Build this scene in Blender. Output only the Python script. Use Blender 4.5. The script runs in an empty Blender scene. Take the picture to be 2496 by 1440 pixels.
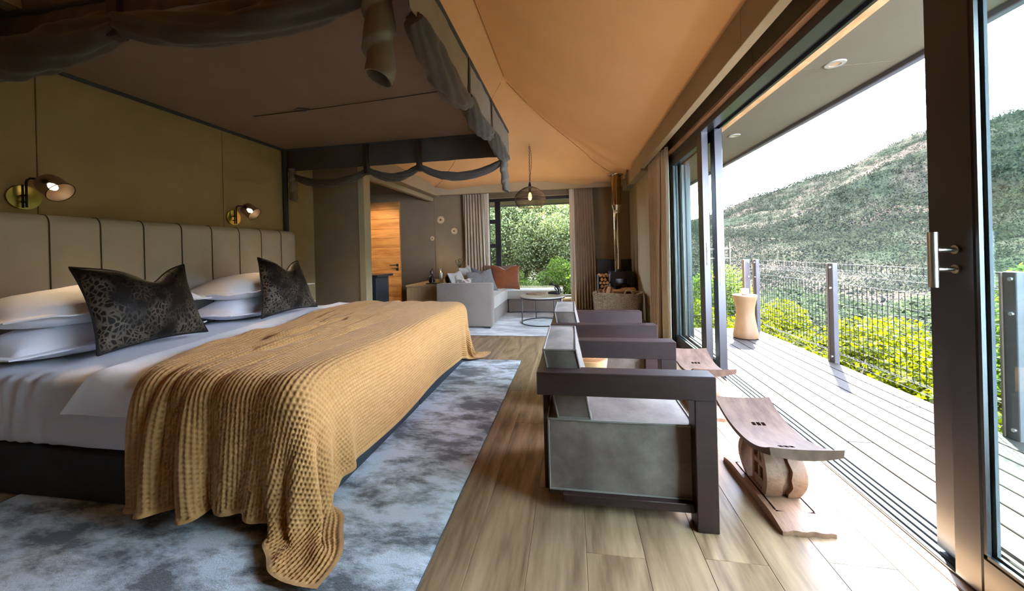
import bpy, bmesh, math, random
import numpy as np
from mathutils import Vector, Matrix

SC = bpy.context.scene
COL = SC.collection
PI = math.pi
rng = np.random.default_rng(7)
random.seed(7)

# ------------------------------------------------------------------ camera, sky, sun, exposure
H = 1.15
F_PX, PPX, PPY = 880.0, 1248.0, 614.3
ROLL = 0.026
YAW = math.atan(146.0 / F_PX)
cam = bpy.data.cameras.new('camera')
cam.sensor_fit = 'HORIZONTAL'
cam.sensor_width = 36.0
cam.lens = F_PX / 2496.0 * 36.0
cam.shift_x = 0.0
cam.shift_y = (PPY - 720.0) / 2496.0
cam.clip_start = 0.05
cam.clip_end = 2000
cam_o = bpy.data.objects.new('camera', cam)
COL.objects.link(cam_o)
_R = Vector((math.cos(YAW), math.sin(YAW), 0))
_U = Vector((0, 0, 1))
_Fw = Vector((-math.sin(YAW), math.cos(YAW), 0))
_cx = math.cos(ROLL) * _R - math.sin(ROLL) * _U
_cy = math.sin(ROLL) * _R + math.cos(ROLL) * _U
cam_o.matrix_world = Matrix(((_cx.x, _cy.x, -_Fw.x, 0), (_cx.y, _cy.y, -_Fw.y, 0), (_cx.z, _cy.z, -_Fw.z, H), (0, 0, 0, 1)))
SC.camera = cam_o

SKY = 9.0
world = bpy.data.worlds.new('overcast_sky')
SC.world = world
world.use_nodes = True
_bg = world.node_tree.nodes['Background']
_bg.inputs['Color'].default_value = (0.68, 0.775, 1.0, 1)
_bg.inputs['Strength'].default_value = SKY

SUN_DIR = Vector((0.44, 0.83, 1.0)).normalized()      # towards the sun
sun = bpy.data.lights.new('sun', 'SUN')
sun.energy = 30.0
sun.angle = math.radians(1.2)
sun.color = (1.0, 0.96, 0.90)
sun_o = bpy.data.objects.new('sun', sun)
COL.objects.link(sun_o)
sun_o.rotation_euler = SUN_DIR.to_track_quat('Z', 'Y').to_euler()
sun_o.location = (6, 10, 12)

SC.view_settings.view_transform = 'Standard'
SC.view_settings.look = 'None'
SC.view_settings.exposure = 2.35
SC.view_settings.gamma = 1.0
SC.view_settings.use_curve_mapping = False
SC.cycles.use_denoising = True
SC.cycles.max_bounces = 10
SC.cycles.diffuse_bounces = 6
SC.cycles.glossy_bounces = 4
SC.cycles.transparent_max_bounces = 12
SC.cycles.caustics_reflective = False
SC.cycles.caustics_refractive = False
SC.cycles.sample_clamp_indirect = 6.0


# ------------------------------------------------------------------ materials
def lin(c):
    if isinstance(c, str):
        c = tuple(int(c[i:i + 2], 16) / 255 for i in (0, 2, 4))
    return tuple((x / 12.92 if x <= 0.04045 else ((x + 0.055) / 1.055) ** 2.4) for x in c)


def M(name, col, rough=0.6, metal=0.0, col2=None, scale=4.0, stretch=(1, 1, 1), detail=5.0, ramp=(0.35, 0.65), bump=0.0,
      bscale=None, bstretch=None, spec=0.5, sheen=0.0, coat=0.0, trans=0.0, rand=0.0, emit=None, estr=0.0, warp=0.0, bdist=0.01, alpha=1.0):
    m = bpy.data.materials.new(name)
    m.use_nodes = True
    nt = m.node_tree
    N, L = nt.nodes, nt.links
    b = N['Principled BSDF']
    c1 = lin(col)
    b.inputs['Base Color'].default_value = (*c1, 1)
    b.inputs['Roughness'].default_value = rough
    b.inputs['Metallic'].default_value = metal
    b.inputs['Specular IOR Level'].default_value = spec
    b.inputs['Sheen Weight'].default_value = sheen
    b.inputs['Coat Weight'].default_value = coat
    b.inputs['Transmission Weight'].default_value = trans
    b.inputs['Alpha'].default_value = alpha
    if emit:
        b.inputs['Emission Color'].default_value = (*lin(emit), 1)
        b.inputs['Emission Strength'].default_value = estr
    if col2 or bump:
        tc = N.new('ShaderNodeTexCoord')
        vec = tc.outputs['Object']
        if rand:
            oi = N.new('ShaderNodeObjectInfo')
            mul = N.new('ShaderNodeVectorMath'); mul.operation = 'SCALE'
            cmb = N.new('ShaderNodeCombineXYZ')
            for i in range(3):
                L.new(oi.outputs['Random'], cmb.inputs[i])
            L.new(cmb.outputs[0], mul.inputs[0]); mul.inputs['Scale'].default_value = 37.0
            add = N.new('ShaderNodeVectorMath'); add.operation = 'ADD'
            L.new(vec, add.inputs[0]); L.new(mul.outputs[0], add.inputs[1])
            vec = add.outputs[0]
    if col2:
        mp = N.new('ShaderNodeMapping')
        mp.inputs['Scale'].default_value = stretch
        L.new(vec, mp.inputs['Vector'])
        nz = N.new('ShaderNodeTexNoise')
        nz.inputs['Scale'].default_value = scale
        nz.inputs['Detail'].default_value = detail
        nz.inputs['Roughness'].default_value = 0.6
        nz.inputs['Distortion'].default_value = warp
        L.new(mp.outputs[0], nz.inputs['Vector'])
        rp = N.new('ShaderNodeValToRGB')
        rp.color_ramp.elements[0].position = ramp[0]
        rp.color_ramp.elements[1].position = ramp[1]
        rp.color_ramp.elements[0].color = (*c1, 1)
        rp.color_ramp.elements[1].color = (*lin(col2), 1)
        L.new(nz.outputs['Fac'], rp.inputs['Fac'])
        out = rp.outputs['Color']
        if rand:
            hs = N.new('ShaderNodeHueSaturation')
            mr = N.new('ShaderNodeMapRange')
            mr.inputs['To Min'].default_value = 1.0 - rand
            mr.inputs['To Max'].default_value = 1.0 + rand
            L.new(oi.outputs['Random'], mr.inputs['Value'])
            L.new(mr.outputs[0], hs.inputs['Value'])
            L.new(out, hs.inputs['Color'])
            out = hs.outputs['Color']
        L.new(out, b.inputs['Base Color'])
    if bump:
        mp2 = N.new('ShaderNodeMapping')
        mp2.inputs['Scale'].default_value = bstretch or stretch
        L.new(vec, mp2.inputs['Vector'])
        n2 = N.new('ShaderNodeTexNoise')
        n2.inputs['Scale'].default_value = bscale or scale
        n2.inputs['Detail'].default_value = 4
        L.new(mp2.outputs[0], n2.inputs['Vector'])
        bp = N.new('ShaderNodeBump')
        bp.inputs['Strength'].default_value = bump
        bp.inputs['Distance'].default_value = bdist
        L.new(n2.outputs['Fac'], bp.inputs['Height'])
        L.new(bp.outputs[0], b.inputs['Normal'])
    return m


def wood(name, c1, c2, rough=0.5, axis='Y', scale=3.0, rand=0.12, bump=0.15, ring=0.55, coat=0.0):
    """plank grain running along one axis: stretched noise feeding a wave"""
    m = bpy.data.materials.new(name)
    m.use_nodes = True
    nt = m.node_tree
    N, L = nt.nodes, nt.links
    b = N['Principled BSDF']
    b.inputs['Roughness'].default_value = rough
    b.inputs['Coat Weight'].default_value = coat
    tc = N.new('ShaderNodeTexCoord')
    oi = N.new('ShaderNodeObjectInfo')
    cmb = N.new('ShaderNodeCombineXYZ')
    for i in range(3):
        L.new(oi.outputs['Random'], cmb.inputs[i])
    mul = N.new('ShaderNodeVectorMath'); mul.operation = 'SCALE'; mul.inputs['Scale'].default_value = 53.0
    L.new(cmb.outputs[0], mul.inputs[0])
    add = N.new('ShaderNodeVectorMath'); add.operation = 'ADD'
    L.new(tc.outputs['Object'], add.inputs[0]); L.new(mul.outputs[0], add.inputs[1])
    mp = N.new('ShaderNodeMapping')
    s = {'X': (0.12, 1, 1), 'Y': (1, 0.12, 1), 'Z': (1, 1, 0.12)}[axis]
    mp.inputs['Scale'].default_value = s
    L.new(add.outputs[0], mp.inputs['Vector'])
    nz = N.new('ShaderNodeTexNoise'); nz.inputs['Scale'].default_value = scale; nz.inputs['Detail'].default_value = 3
    nz.inputs['Distortion'].default_value = 0.6
    L.new(mp.outputs[0], nz.inputs['Vector'])
    # contour the slow noise into growth rings
    mm = N.new('ShaderNodeMath'); mm.operation = 'MULTIPLY'; mm.inputs[1].default_value = 14.0
    L.new(nz.outputs['Fac'], mm.inputs[0])
    fr = N.new('ShaderNodeMath'); fr.operation = 'PINGPONG'; fr.inputs[1].default_value = 1.0
    L.new(mm.outputs[0], fr.inputs[0])
    fine = N.new('ShaderNodeTexNoise'); fine.inputs['Scale'].default_value = scale * 22; fine.inputs['Detail'].default_value = 4
    L.new(mp.outputs[0], fine.inputs['Vector'])
    mix = N.new('ShaderNodeMath'); mix.operation = 'MULTIPLY_ADD'
    L.new(fr.outputs[0], mix.inputs[0]); mix.inputs[1].default_value = ring
    m3 = N.new('ShaderNodeMath'); m3.operation = 'MULTIPLY'; m3.inputs[1].default_value = 1.0 - ring * 0.5
    L.new(fine.outputs['Fac'], m3.inputs[0]); L.new(m3.outputs[0], mix.inputs[2])
    rp = N.new('ShaderNodeValToRGB')
    rp.color_ramp.elements[0].position = 0.25
    rp.color_ramp.elements[1].position = 0.95
    rp.color_ramp.elements[0].color = (*lin(c2), 1)
    rp.color_ramp.elements[1].color = (*lin(c1), 1)
    L.new(mix.outputs[0], rp.inputs['Fac'])
    hs = N.new('ShaderNodeHueSaturation')
    mr = N.new('ShaderNodeMapRange')
    mr.inputs['To Min'].default_value = 1.0 - rand; mr.inputs['To Max'].default_value = 1.0 + rand
    L.new(oi.outputs['Random'], mr.inputs['Value']); L.new(mr.outputs[0], hs.inputs['Value'])
    L.new(rp.outputs['Color'], hs.inputs['Color'])
    L.new(hs.outputs['Color'], b.inputs['Base Color'])
    if bump:
        bp = N.new('ShaderNodeBump'); bp.inputs['Strength'].default_value = bump; bp.inputs['Distance'].default_value = 0.003
        L.new(mix.outputs[0], bp.inputs['Height']); L.new(bp.outputs[0], b.inputs['Normal'])
    return m


def glass_mat(name, tint=(0.93, 0.97, 0.955), refl=0.9):
    m = bpy.data.materials.new(name)
    m.use_nodes = True
    N, L = m.node_tree.nodes, m.node_tree.links
    N.remove(N['Principled BSDF'])
    out = N['Material Output']
    tr = N.new('ShaderNodeBsdfTransparent'); tr.inputs['Color'].default_value = (*tint, 1)
    gl = N.new('ShaderNodeBsdfGlossy'); gl.inputs['Roughness'].default_value = 0.0
    gl.inputs['Color'].default_value = (refl, refl, refl, 1)
    fr = N.new('ShaderNodeFresnel'); fr.inputs['IOR'].default_value = 1.5
    mx = N.new('ShaderNodeMixShader')
    geo = N.new('ShaderNodeNewGeometry')
    sub = N.new('ShaderNodeMath'); sub.operation = 'SUBTRACT'; sub.inputs[0].default_value = 1.0
    L.new(geo.outputs['Backfacing'], sub.inputs[1])
    mu = N.new('ShaderNodeMath'); mu.operation = 'MULTIPLY'
    L.new(fr.outputs[0], mu.inputs[0]); L.new(sub.outputs[0], mu.inputs[1])
    L.new(mu.outputs[0], mx.inputs[0]); L.new(tr.outputs[0], mx.inputs[1]); L.new(gl.outputs[0], mx.inputs[2])
    L.new(mx.outputs[0], out.inputs['Surface'])
    return m


def leaf_mat(name, c1, c2, tcol, tmix=0.45, k=0.30, gl_k=0.005):
    sc_ = lambda c: tuple(v * k for v in lin(c))
    m = bpy.data.materials.new(name)
    m.use_nodes = True
    N, L = m.node_tree.nodes, m.node_tree.links
    N.remove(N['Principled BSDF'])
    out = N['Material Output']
    geo = N.new('ShaderNodeNewGeometry')
    rp = N.new('ShaderNodeValToRGB')
    rp.color_ramp.elements[0].color = (*sc_(c1), 1)
    rp.color_ramp.elements[1].color = (*sc_(c2), 1)
    L.new(geo.outputs['Random Per Island'], rp.inputs['Fac'])
    df = N.new('ShaderNodeBsdfDiffuse'); L.new(rp.outputs[0], df.inputs['Color'])
    tl = N.new('ShaderNodeBsdfTranslucent'); tl.inputs['Color'].default_value = (*sc_(tcol), 1)
    mx = N.new('ShaderNodeMixShader'); mx.inputs[0].default_value = tmix
    L.new(df.outputs[0], mx.inputs[1]); L.new(tl.outputs[0], mx.inputs[2])
    gl = N.new('ShaderNodeBsdfGlossy'); gl.inputs['Roughness'].default_value = 0.35
    m2 = N.new('ShaderNodeMixShader'); m2.inputs[0].default_value = gl_k
    L.new(mx.outputs[0], m2.inputs[1]); L.new(gl.outputs[0], m2.inputs[2])
    L.new(m2.outputs[0], out.inputs['Surface'])
    return m


# ------------------------------------------------------------------ mesh helpers
def vnoise(p, seed=0):
    """cheap smooth value noise on an (n,3) array"""
    p = np.asarray(p, float)
    i = np.floor(p).astype(np.int64)
    f = p - i
    f = f * f * (3 - 2 * f)
    def h(a):
        n = (a[:, 0] * 73856093) ^ (a[:, 1] * 19349663) ^ (a[:, 2] * 83492791) ^ (seed * 2654435761 % 2147483647)
        n = (n ^ (n >> 13)) * 1274126177
        return ((n & 0x7fffffff) % 100003) / 100003.0
    r = 0
    for dx in (0, 1):
        for dy in (0, 1):
            for dz in (0, 1):
                w = (f[:, 0] if dx else 1 - f[:, 0]) * (f[:, 1] if dy else 1 - f[:, 1]) * (f[:, 2] if dz else 1 - f[:, 2])
                r = r + w * h(i + np.array([dx, dy, dz]))
    return r * 2 - 1


def fbm(p, oct=4, seed=0):
    a, r, s = 0.5, 0, 1.0
    for o in range(oct):
        r = r + a * vnoise(np.asarray(p) * s, seed + o)
        a *= 0.5
        s *= 2.03
    return r


def tag(o, label=None, cat=None, group=None, kind=None):
    if label: o['label'] = label
    if cat: o['category'] = cat
    if group: o['group'] = group
    if kind: o['kind'] = kind
    return o


def thing(name, label=None, cat=None, loc=(0, 0, 0), rz=0.0, group=None, kind=None, parent=None):
    o = bpy.data.objects.new(name, None)
    o.empty_display_size = 0.1
    COL.objects.link(o)
    o.location = loc
    o.rotation_euler = (0, 0, rz)
    if parent:
        o.parent = parent
    return tag(o, label, cat, group, kind)


class G:
    """collects shapes; out() links them as one mesh object"""
    def __init__(s):
        s.V, s.F, s.n = [], [], 0

    def add(s, V, F):
        V = np.asarray(V, float).reshape(-1, 3)
        s.V.append(V)
        n = s.n
        s.F.extend([tuple(int(i) + n for i in f) for f in F])
        s.n += len(V)
        return s

    def box(s, x0, x1, y0, y1, z0, z1, r=0.0, seg=1):
        x0, x1 = min(x0, x1), max(x0, x1)
        y0, y1 = min(y0, y1), max(y0, y1)
        z0, z1 = min(z0, z1), max(z0, z1)
        if r <= 0:
            V = [(x0, y0, z0), (x1, y0, z0), (x1, y1, z0), (x0, y1, z0), (x0, y0, z1), (x1, y0, z1), (x1, y1, z1), (x0, y1, z1)]
            return s.add(V, [(3, 2, 1, 0), (4, 5, 6, 7), (0, 1, 5, 4), (1, 2, 6, 5), (2, 3, 7, 6), (3, 0, 4, 7)])
        bm = bmesh.new()
        bmesh.ops.create_cube(bm, size=1.0)
        for v in bm.verts:
            v.co = Vector(((x0 + x1) / 2 + v.co.x * (x1 - x0), (y0 + y1) / 2 + v.co.y * (y1 - y0), (z0 + z1) / 2 + v.co.z * (z1 - z0)))
        r = min(r, 0.49 * min(x1 - x0, y1 - y0, z1 - z0))
        bmesh.ops.bevel(bm, geom=bm.edges[:], offset=r, segments=seg, profile=0.5, affect='EDGES')
        bm.verts.index_update()
        V = [tuple(v.co) for v in bm.verts]
        Fc = [[v.index for v in f.verts] for f in bm.faces]
        bm.free()
        return s.add(V, Fc)

    def tube(s, pts, r, n=10, cap=True, flat=None):
        P = np.asarray(pts, float)
        k = len(P)
        R = np.full(k, r, float) if np.isscalar(r) else np.asarray(r, float)
        T = np.gradient(P, axis=0)
        T /= np.linalg.norm(T, axis=1)[:, None] + 1e-12
        up = np.array([0, 0, 1.0]) if abs(T[0][2]) < 0.9 else np.array([1.0, 0, 0])
        a = np.cross(T[0], up); a /= np.linalg.norm(a)
        A = []
        for i in range(k):
            a = a - T[i] * (a @ T[i]); a /= np.linalg.norm(a)
            A.append(a)
        A = np.array(A)
        B = np.cross(T, A)
        th = np.linspace(0, 2 * PI, n, endpoint=False)
        V = P[:, None, :] + R[:, None, None] * (np.cos(th)[None, :, None] * A[:, None, :] + np.sin(th)[None, :, None] * B[:, None, :])
        Fc = []
        for i in range(k - 1):
            for j in range(n):
                j2 = (j + 1) % n
                Fc.append((i * n + j, i * n + j2, (i + 1) * n + j2, (i + 1) * n + j))
        if cap:
            Fc.append(tuple(range(n - 1, -1, -1)))
            Fc.append(tuple((k - 1) * n + j for j in range(n)))
        return s.add(V.reshape(-1, 3), Fc)

    def cyl(s, a, b, r, n=16):
        return s.tube([a, b], r, n)

    def lathe(s, prof, c=(0, 0, 0), n=32, cap=True):
        prof = np.asarray(prof, float)
        th = np.linspace(0, 2 * PI, n, endpoint=False)
        k = len(prof)
        V = np.zeros((k, n, 3))
        V[:, :, 0] = c[0] + prof[:, 0:1] * np.cos(th)
        V[:, :, 1] = c[1] + prof[:, 0:1] * np.sin(th)
        V[:, :, 2] = c[2] + prof[:, 1:2]
        Fc = []
        for i in range(k - 1):
            for j in range(n):
                j2 = (j + 1) % n
                Fc.append((i * n + j, i * n + j2, (i + 1) * n + j2, (i + 1) * n + j))
        if cap:
            Fc.append(tuple(range(n - 1, -1, -1)))
            Fc.append(tuple((k - 1) * n + j for j in range(n)))
        return s.add(V.reshape(-1, 3), Fc)

    def grid(s, P, flip=False, wrap=False):
        P = np.asarray(P, float)
        a, b = P.shape[:2]
        ii, jj = np.meshgrid(np.arange(a - 1), np.arange(b if wrap else b - 1), indexing='ij')
        j2 = (jj + 1) % b
        q = np.stack([ii * b + jj, (ii + 1) * b + jj, (ii + 1) * b + j2, ii * b + j2], -1).reshape(-1, 4)
        if flip:
            q = q[:, ::-1]
        return s.add(P.reshape(-1, 3), q.tolist())

    def slab(s, P, t, flip=False):
        """grid with thickness along vertex normals"""
        P = np.asarray(P, float)
        du = np.gradient(P, axis=0); dv = np.gradient(P, axis=1)
        nn = np.cross(du, dv); nn /= np.linalg.norm(nn, axis=2)[:, :, None] + 1e-12
        Q = P + nn * t
        a, b = P.shape[:2]
        s.grid(P, True); s.grid(Q, False)
        def rim(x, y):
            s.grid(np.stack([x, y], 0), False)
        rim(P[0], Q[0]); rim(Q[-1], P[-1]); rim(Q[:, 0], P[:, 0]); rim(P[:, -1], Q[:, -1])
        return s

    def prism(s, poly, z0, z1, axis='Z', at=None):
        """poly extruded along an axis; poly coords are the other two axes in order"""
        n = len(poly)
        V = []
        for z in (z0, z1):
            for (a, b) in poly:
                V.append({'Z': (a, b, z), 'X': (z, a, b), 'Y': (a, z, b)}[axis])
        Fc = [tuple(range(n - 1, -1, -1)), tuple(range(n, 2 * n))]
        for i in range(n):
            j = (i + 1) % n
            Fc.append((i, j, n + j, n + i))
        return s.add(V, Fc)

    def mesh(s, name, off=(0, 0, 0), smooth=40):
        V = np.concatenate(s.V) - np.asarray(off, float)
        me = bpy.data.meshes.new(name)
        me.from_pydata(V.tolist(), [], s.F)
        me.validate()
        if smooth:
            bm = bmesh.new(); bm.from_mesh(me)
            bmesh.ops.recalc_face_normals(bm, faces=bm.faces[:])
            bm.to_mesh(me); bm.free()
            me.polygons.foreach_set('use_smooth', [True] * len(me.polygons))
            me.set_sharp_from_angle(angle=math.radians(smooth))
        me.update()
        return me

    def out(s, name, mat, parent=None, label=None, cat=None, group=None, kind=None, smooth=40, local=False, own=False):
        """own: put the origin at the shape's base centre; vertices are world unless local"""
        off = np.zeros(3)
        pl = np.zeros(3)
        p = parent
        while p is not None and not local:
            pl += np.array(p.location)
            p = p.parent
        if own:
            V = np.concatenate(s.V)
            lo, hi = V.min(0), V.max(0)
            off = np.array([(lo[0] + hi[0]) / 2, (lo[1] + hi[1]) / 2, lo[2]])
            o = bpy.data.objects.new(name, s.mesh(name, off, smooth))
            o.location = off - pl
        else:
            o = bpy.data.objects.new(name, s.mesh(name, pl, smooth))
        for mm in (mat if isinstance(mat, (list, tuple)) else [mat]):
            o.data.materials.append(mm)
        COL.objects.link(o)
        if parent is not None:
            o.parent = parent
        return tag(o, label, cat, group, kind)


def big_mesh(name, V, Q, mat, parent=None, smooth=True):
    """fast quad mesh from numpy arrays"""
    me = bpy.data.meshes.new(name)
    V = np.asarray(V, np.float32); Q = np.asarray(Q, np.int32)
    k = Q.shape[1]
    me.vertices.add(len(V)); me.vertices.foreach_set('co', V.ravel())
    me.loops.add(Q.size); me.loops.foreach_set('vertex_index', Q.ravel())
    me.polygons.add(len(Q))
    me.polygons.foreach_set('loop_start', np.arange(0, Q.size, k, dtype=np.int32))
    me.polygons.foreach_set('loop_total', np.full(len(Q), k, np.int32))
    if smooth:
        me.polygons.foreach_set('use_smooth', np.ones(len(Q), bool))
    me.update(calc_edges=True)
    me.materials.append(mat)
    o = bpy.data.objects.new(name, me)
    COL.objects.link(o)
    if parent is not None:
        o.parent = parent
    return o


def copy_tree(o, loc, rz=None, label=None, parent=None, group=None):
    c = o.copy()
    COL.objects.link(c)
    if parent is None:
        c.location = loc
        if rz is not None: c.rotation_euler = (0, 0, rz)
        if label: c['label'] = label
        if group: c['group'] = group
    else:
        c.parent = parent
    for ch in list(o.children):
        copy_tree(ch, None, parent=c)
    return c


def arc(a, b, sag, n=16):
    """points of a hanging loop from a to b"""
    a, b = np.array(a, float), np.array(b, float)
    t = np.linspace(0, 1, n)[:, None]
    P = a + (b - a) * t
    P[:, 2] -= sag * 4 * (t * (1 - t))[:, 0]
    return P


exec_parts = []
# ------------------------------------------------------------------ palette
m_wall = M('olive_wall_canvas', 'a9936c', 0.85, col2='b29c73', scale=3, bump=0.05, bscale=180, bdist=0.002)
m_wall_dark = M('brown_wall_board', '7a684e', 0.85, col2='826f54', scale=2, bump=0.04, bscale=150, bdist=0.002)
m_wall_pale = M('beige_wall_board', '9a8a6c', 0.8, col2='a3936f', scale=2)
m_beam = M('taupe_beam_paint', '9a8767', 0.7, col2='a08d6c', scale=2)
m_ceiling = M('tan_tent_canvas', 'ba8d5e', 0.9, col2='c09465', scale=1.5, bump=0.04, bscale=220, bdist=0.002)
def canvas_glow(m, k, col):
    nt = m.node_tree; N, L = nt.nodes, nt.links
    b = N['Principled BSDF']; out = N['Material Output']
    tl = N.new('ShaderNodeBsdfTranslucent'); tl.inputs['Color'].default_value = (*lin(col), 1)
    mx = N.new('ShaderNodeMixShader'); mx.inputs[0].default_value = k
    L.new(b.outputs[0], mx.inputs[1]); L.new(tl.outputs[0], mx.inputs[2]); L.new(mx.outputs[0], out.inputs['Surface'])
canvas_glow(m_ceiling, 0.003, 'd09050')
m_floor = wood('oak_floor_plank', 'a18669', '67503b', 0.38, 'Y', 2.6, 0.09, 0.10, 0.5)
m_black = M('black_aluminium', '1b1b1f', 0.32, 0.0, spec=0.6, col2='202024', scale=2)
m_track = M('grey_aluminium_track', '454b50', 0.6, 0.0, spec=0.2)
m_osb = M('pale_chipboard', 'd2a878', 0.8, col2='b98a5a', scale=22, stretch=(1, 0.35, 1), bump=0.1)
m_soffit = M('painted_soffit_board', '5f5747', 0.8, col2='645c4b', scale=1.2)
m_fascia = M('grey_fascia_gutter', '55565e', 0.5)
m_deck = wood('composite_deck_board', '2e2a26', '26221f', 0.7, 'Y', 3.0, 0.05, 0.15, 0.2)
m_floor.node_tree.nodes['Principled BSDF'].inputs['Specular IOR Level'].default_value = 0.22
m_deck.node_tree.nodes['Principled BSDF'].inputs['Specular IOR Level'].default_value = 0.08
m_deck_under = M('deck_substructure_timber', '4a3324', 0.9)
m_glass = glass_mat('clear_glass')
m_glass_door = glass_mat('green_tinted_glass', (0.90, 0.955, 0.93))
m_steel = M('brushed_steel', 'b9b3a8', 0.28, 1.0, bump=0.05, bscale=300, bstretch=(1, 1, 0.05))
m_brass = M('brushed_brass', 'b8a55a', 0.32, 1.0)

# ================================================================== SETTING
# ---- floor: oak planks running away from the camera
floor = thing('floor', kind='structure')
G().box(-4.5, 1.24, -1.7, 7.4, -0.12, -0.016).out('subfloor', m_deck_under, floor)
PW = 0.215
xs = 1.10 + PW - PW * np.arange(0, 28)
for i, xr in enumerate(xs):
    xl, xr = max(xr - PW, -4.5), min(xr, 1.232)
    if xr - xl < 0.03: continue
    y = -1.7 - 1.4 * random.random()
    while y < 7.35:
        y1 = min(y + random.choice((1.5, 1.8, 1.8)), 7.35)
        a, b = max(y, -1.7), y1
        if b - a > 0.05:
            G().box(xl + 0.0005, xr - 0.0005, a + 0.0005, b - 0.0005, -0.018, 0.0, 0.0012).out('plank', m_floor, floor, own=True, smooth=0)
        y = y1

# ---- left wall in canvas-covered panels
wall_left = thing('wall_left', kind='structure')
brk = [-1.7, -0.72, 0.53, 1.779, 3.026, 4.28]
for a, b in zip(brk[:-1], brk[1:]):
    G().box(-3.43, -3.35, a + 0.002, b - 0.002, 0, 2.655, 0.003).out('panel', m_wall, wall_left, smooth=0)
G().box(-3.5, -3.425, -1.7, 4.28, 0, 2.655).out('backing', m_wall_dark, wall_left)
# ---- partition that ends the bed niche, with a pale end post
wall_niche = thing('wall_niche', kind='structure')
G().box(-3.43, -2.70, 4.28, 4.40, 0, 2.655, 0.003).out('panel', m_wall_dark, wall_niche, smooth=0)
G().box(-2.70, -2.615, 4.265, 4.41, 0, 2.655, 0.004).out('end_post', m_wall_pale, wall_niche, smooth=0)
# ---- alcove behind the partition
wall_alcove = thing('wall_alcove', kind='structure')
G().box(-4.5, -4.4, 4.28, 7.4, 0, 3.0).out('panel', m_wall_dark, wall_alcove)
G().box(-4.5, -3.43, 4.28, 4.40, 0, 3.0).out('panel', m_wall_dark, wall_alcove)
G().box(-4.5, -2.95, 4.40, 7.25, 2.48, 2.56).out('alcove_ceiling', m_wall_dark, wall_alcove)
# ---- back wall around the window opening  x -1.72..0.10, z 0.20..2.25
wall_back = thing('wall_back', kind='structure')
for (a, b, c, d) in ((-4.5, -2.84, 0, 2.655), (-2.84, -1.72, 0, 2.655), (0.10, 1.12, 0, 2.66), (-1.72, 0.10, 2.25, 2.66), (-1.72, 0.10, 0, 0.22)):
    G().box(a + 0.002, b - 0.002, 7.25, 7.40, c, d, 0.002).out('panel', m_wall_dark, wall_back, smooth=0)
for (a, b) in ((-4.5, -1.73), (0.11, 1.33)):
    G().box(a, b, 7.36, 7.41, 0, 2.64).out('backing', m_wall_dark, wall_back)
# ---- right wall beyond the doors, and the wall over the doors
wall_right = thing('wall_right', kind='structure')
for (a, b) in ((4.72, 5.45), (5.45, 6.3), (6.3, 7.25)):
    G().box(1.12, 1.42, a + 0.002, b - 0.002, 0, 2.59, 0.003).out('panel', m_wall_pale, wall_right, smooth=0)
for (a, b) in ((-1.7, 0.1), (0.1, 1.35), (1.35, 2.6), (2.6, 3.85), (3.85, 4.72)):
    G().box(1.20, 1.42, a + 0.002, b - 0.002, 2.275, 2.59, 0.002).out('panel', m_wall_dark, wall_right, smooth=0)
G().box(1.0, 1.16, 5.42, 7.25, 2.27, 2.52, 0.004).out('bulkhead', m_beam, wall_right, smooth=0)
for (a, b) in ((-1.7, -0.6), (-0.6, 0.42)):
    G().box(1.20, 1.42, a + 0.002, b - 0.002, 0, 2.275, 0.002).out('panel', m_wall_dark, wall_right, smooth=0)
G().box(1.33, 1.425, 4.73, 7.39, 0, 2.55).out('backing', m_wall_dark, wall_right)
G().box(1.33, 1.425, -1.7, 4.73, 2.29, 2.55).out('backing', m_wall_dark, wall_right)
wall_rear = thing('wall_rear', kind='structure')
G().box(-3.5, 1.42, -1.8, -1.7, 0, 4.0).out('panel', m_wall_dark, wall_rear)
# ---- roof over everything, deck soffit
roof = thing('roof', kind='structure')
G().box(-4.6, -2.70, -1.9, 7.5, 2.64, 2.72).out('roof_slab', m_fascia, roof)
SOF = 2.275
soffit = thing('soffit', kind='structure')
for (a, b) in ((-2.6, 0.2), (0.2, 2.6), (2.6, 5.0), (5.0, 7.4)):
    G().box(1.43, 2.06, a + 0.001, b - 0.001, SOF, SOF + 0.03, 0.001).out('soffit_board', m_soffit, soffit, smooth=0)
G().box(2.06, 2.11, -2.6, 7.4, SOF - 0.035, SOF + 0.16, 0.006).out('gutter', m_fascia, soffit)
G().box(1.43, 2.10, -2.6, 7.4, SOF + 0.03, SOF + 0.12).out('roof_deck', m_fascia, soffit)

for (a, b) in ((-4.5, -1.6), (-1.6, 0.4), (0.4, 2.06)):
    G().box(a + 0.001, b - 0.001, 7.40, 8.52, SOF, SOF + 0.03, 0.001).out('soffit_board', m_soffit, soffit, smooth=0)
G().box(-4.5, 2.11, 8.52, 8.57, SOF - 0.035, SOF + 0.16, 0.006).out('gutter', m_fascia, soffit)
G().box(-4.5, 2.10, 7.40, 8.56, SOF + 0.03, SOF + 0.12).out('roof_deck', m_fascia, soffit)
G().box(2.06, 2.11, 7.4, 8.57, SOF - 0.035, SOF + 0.16, 0.006).out('gutter', m_fascia, soffit)
G().box(1.03, 1.43, -1.8, 7.45, 2.555, 2.66).out('eave_board', m_fascia, roof)
G().box(-2.82, -2.725, -1.8, 7.3, 2.45, 2.72).out('eave_board', m_beam, roof)
G().box(-2.75, 1.43, 6.97, 7.45, 2.652, 2.72).out('eave_board', m_fascia, roof)

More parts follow.
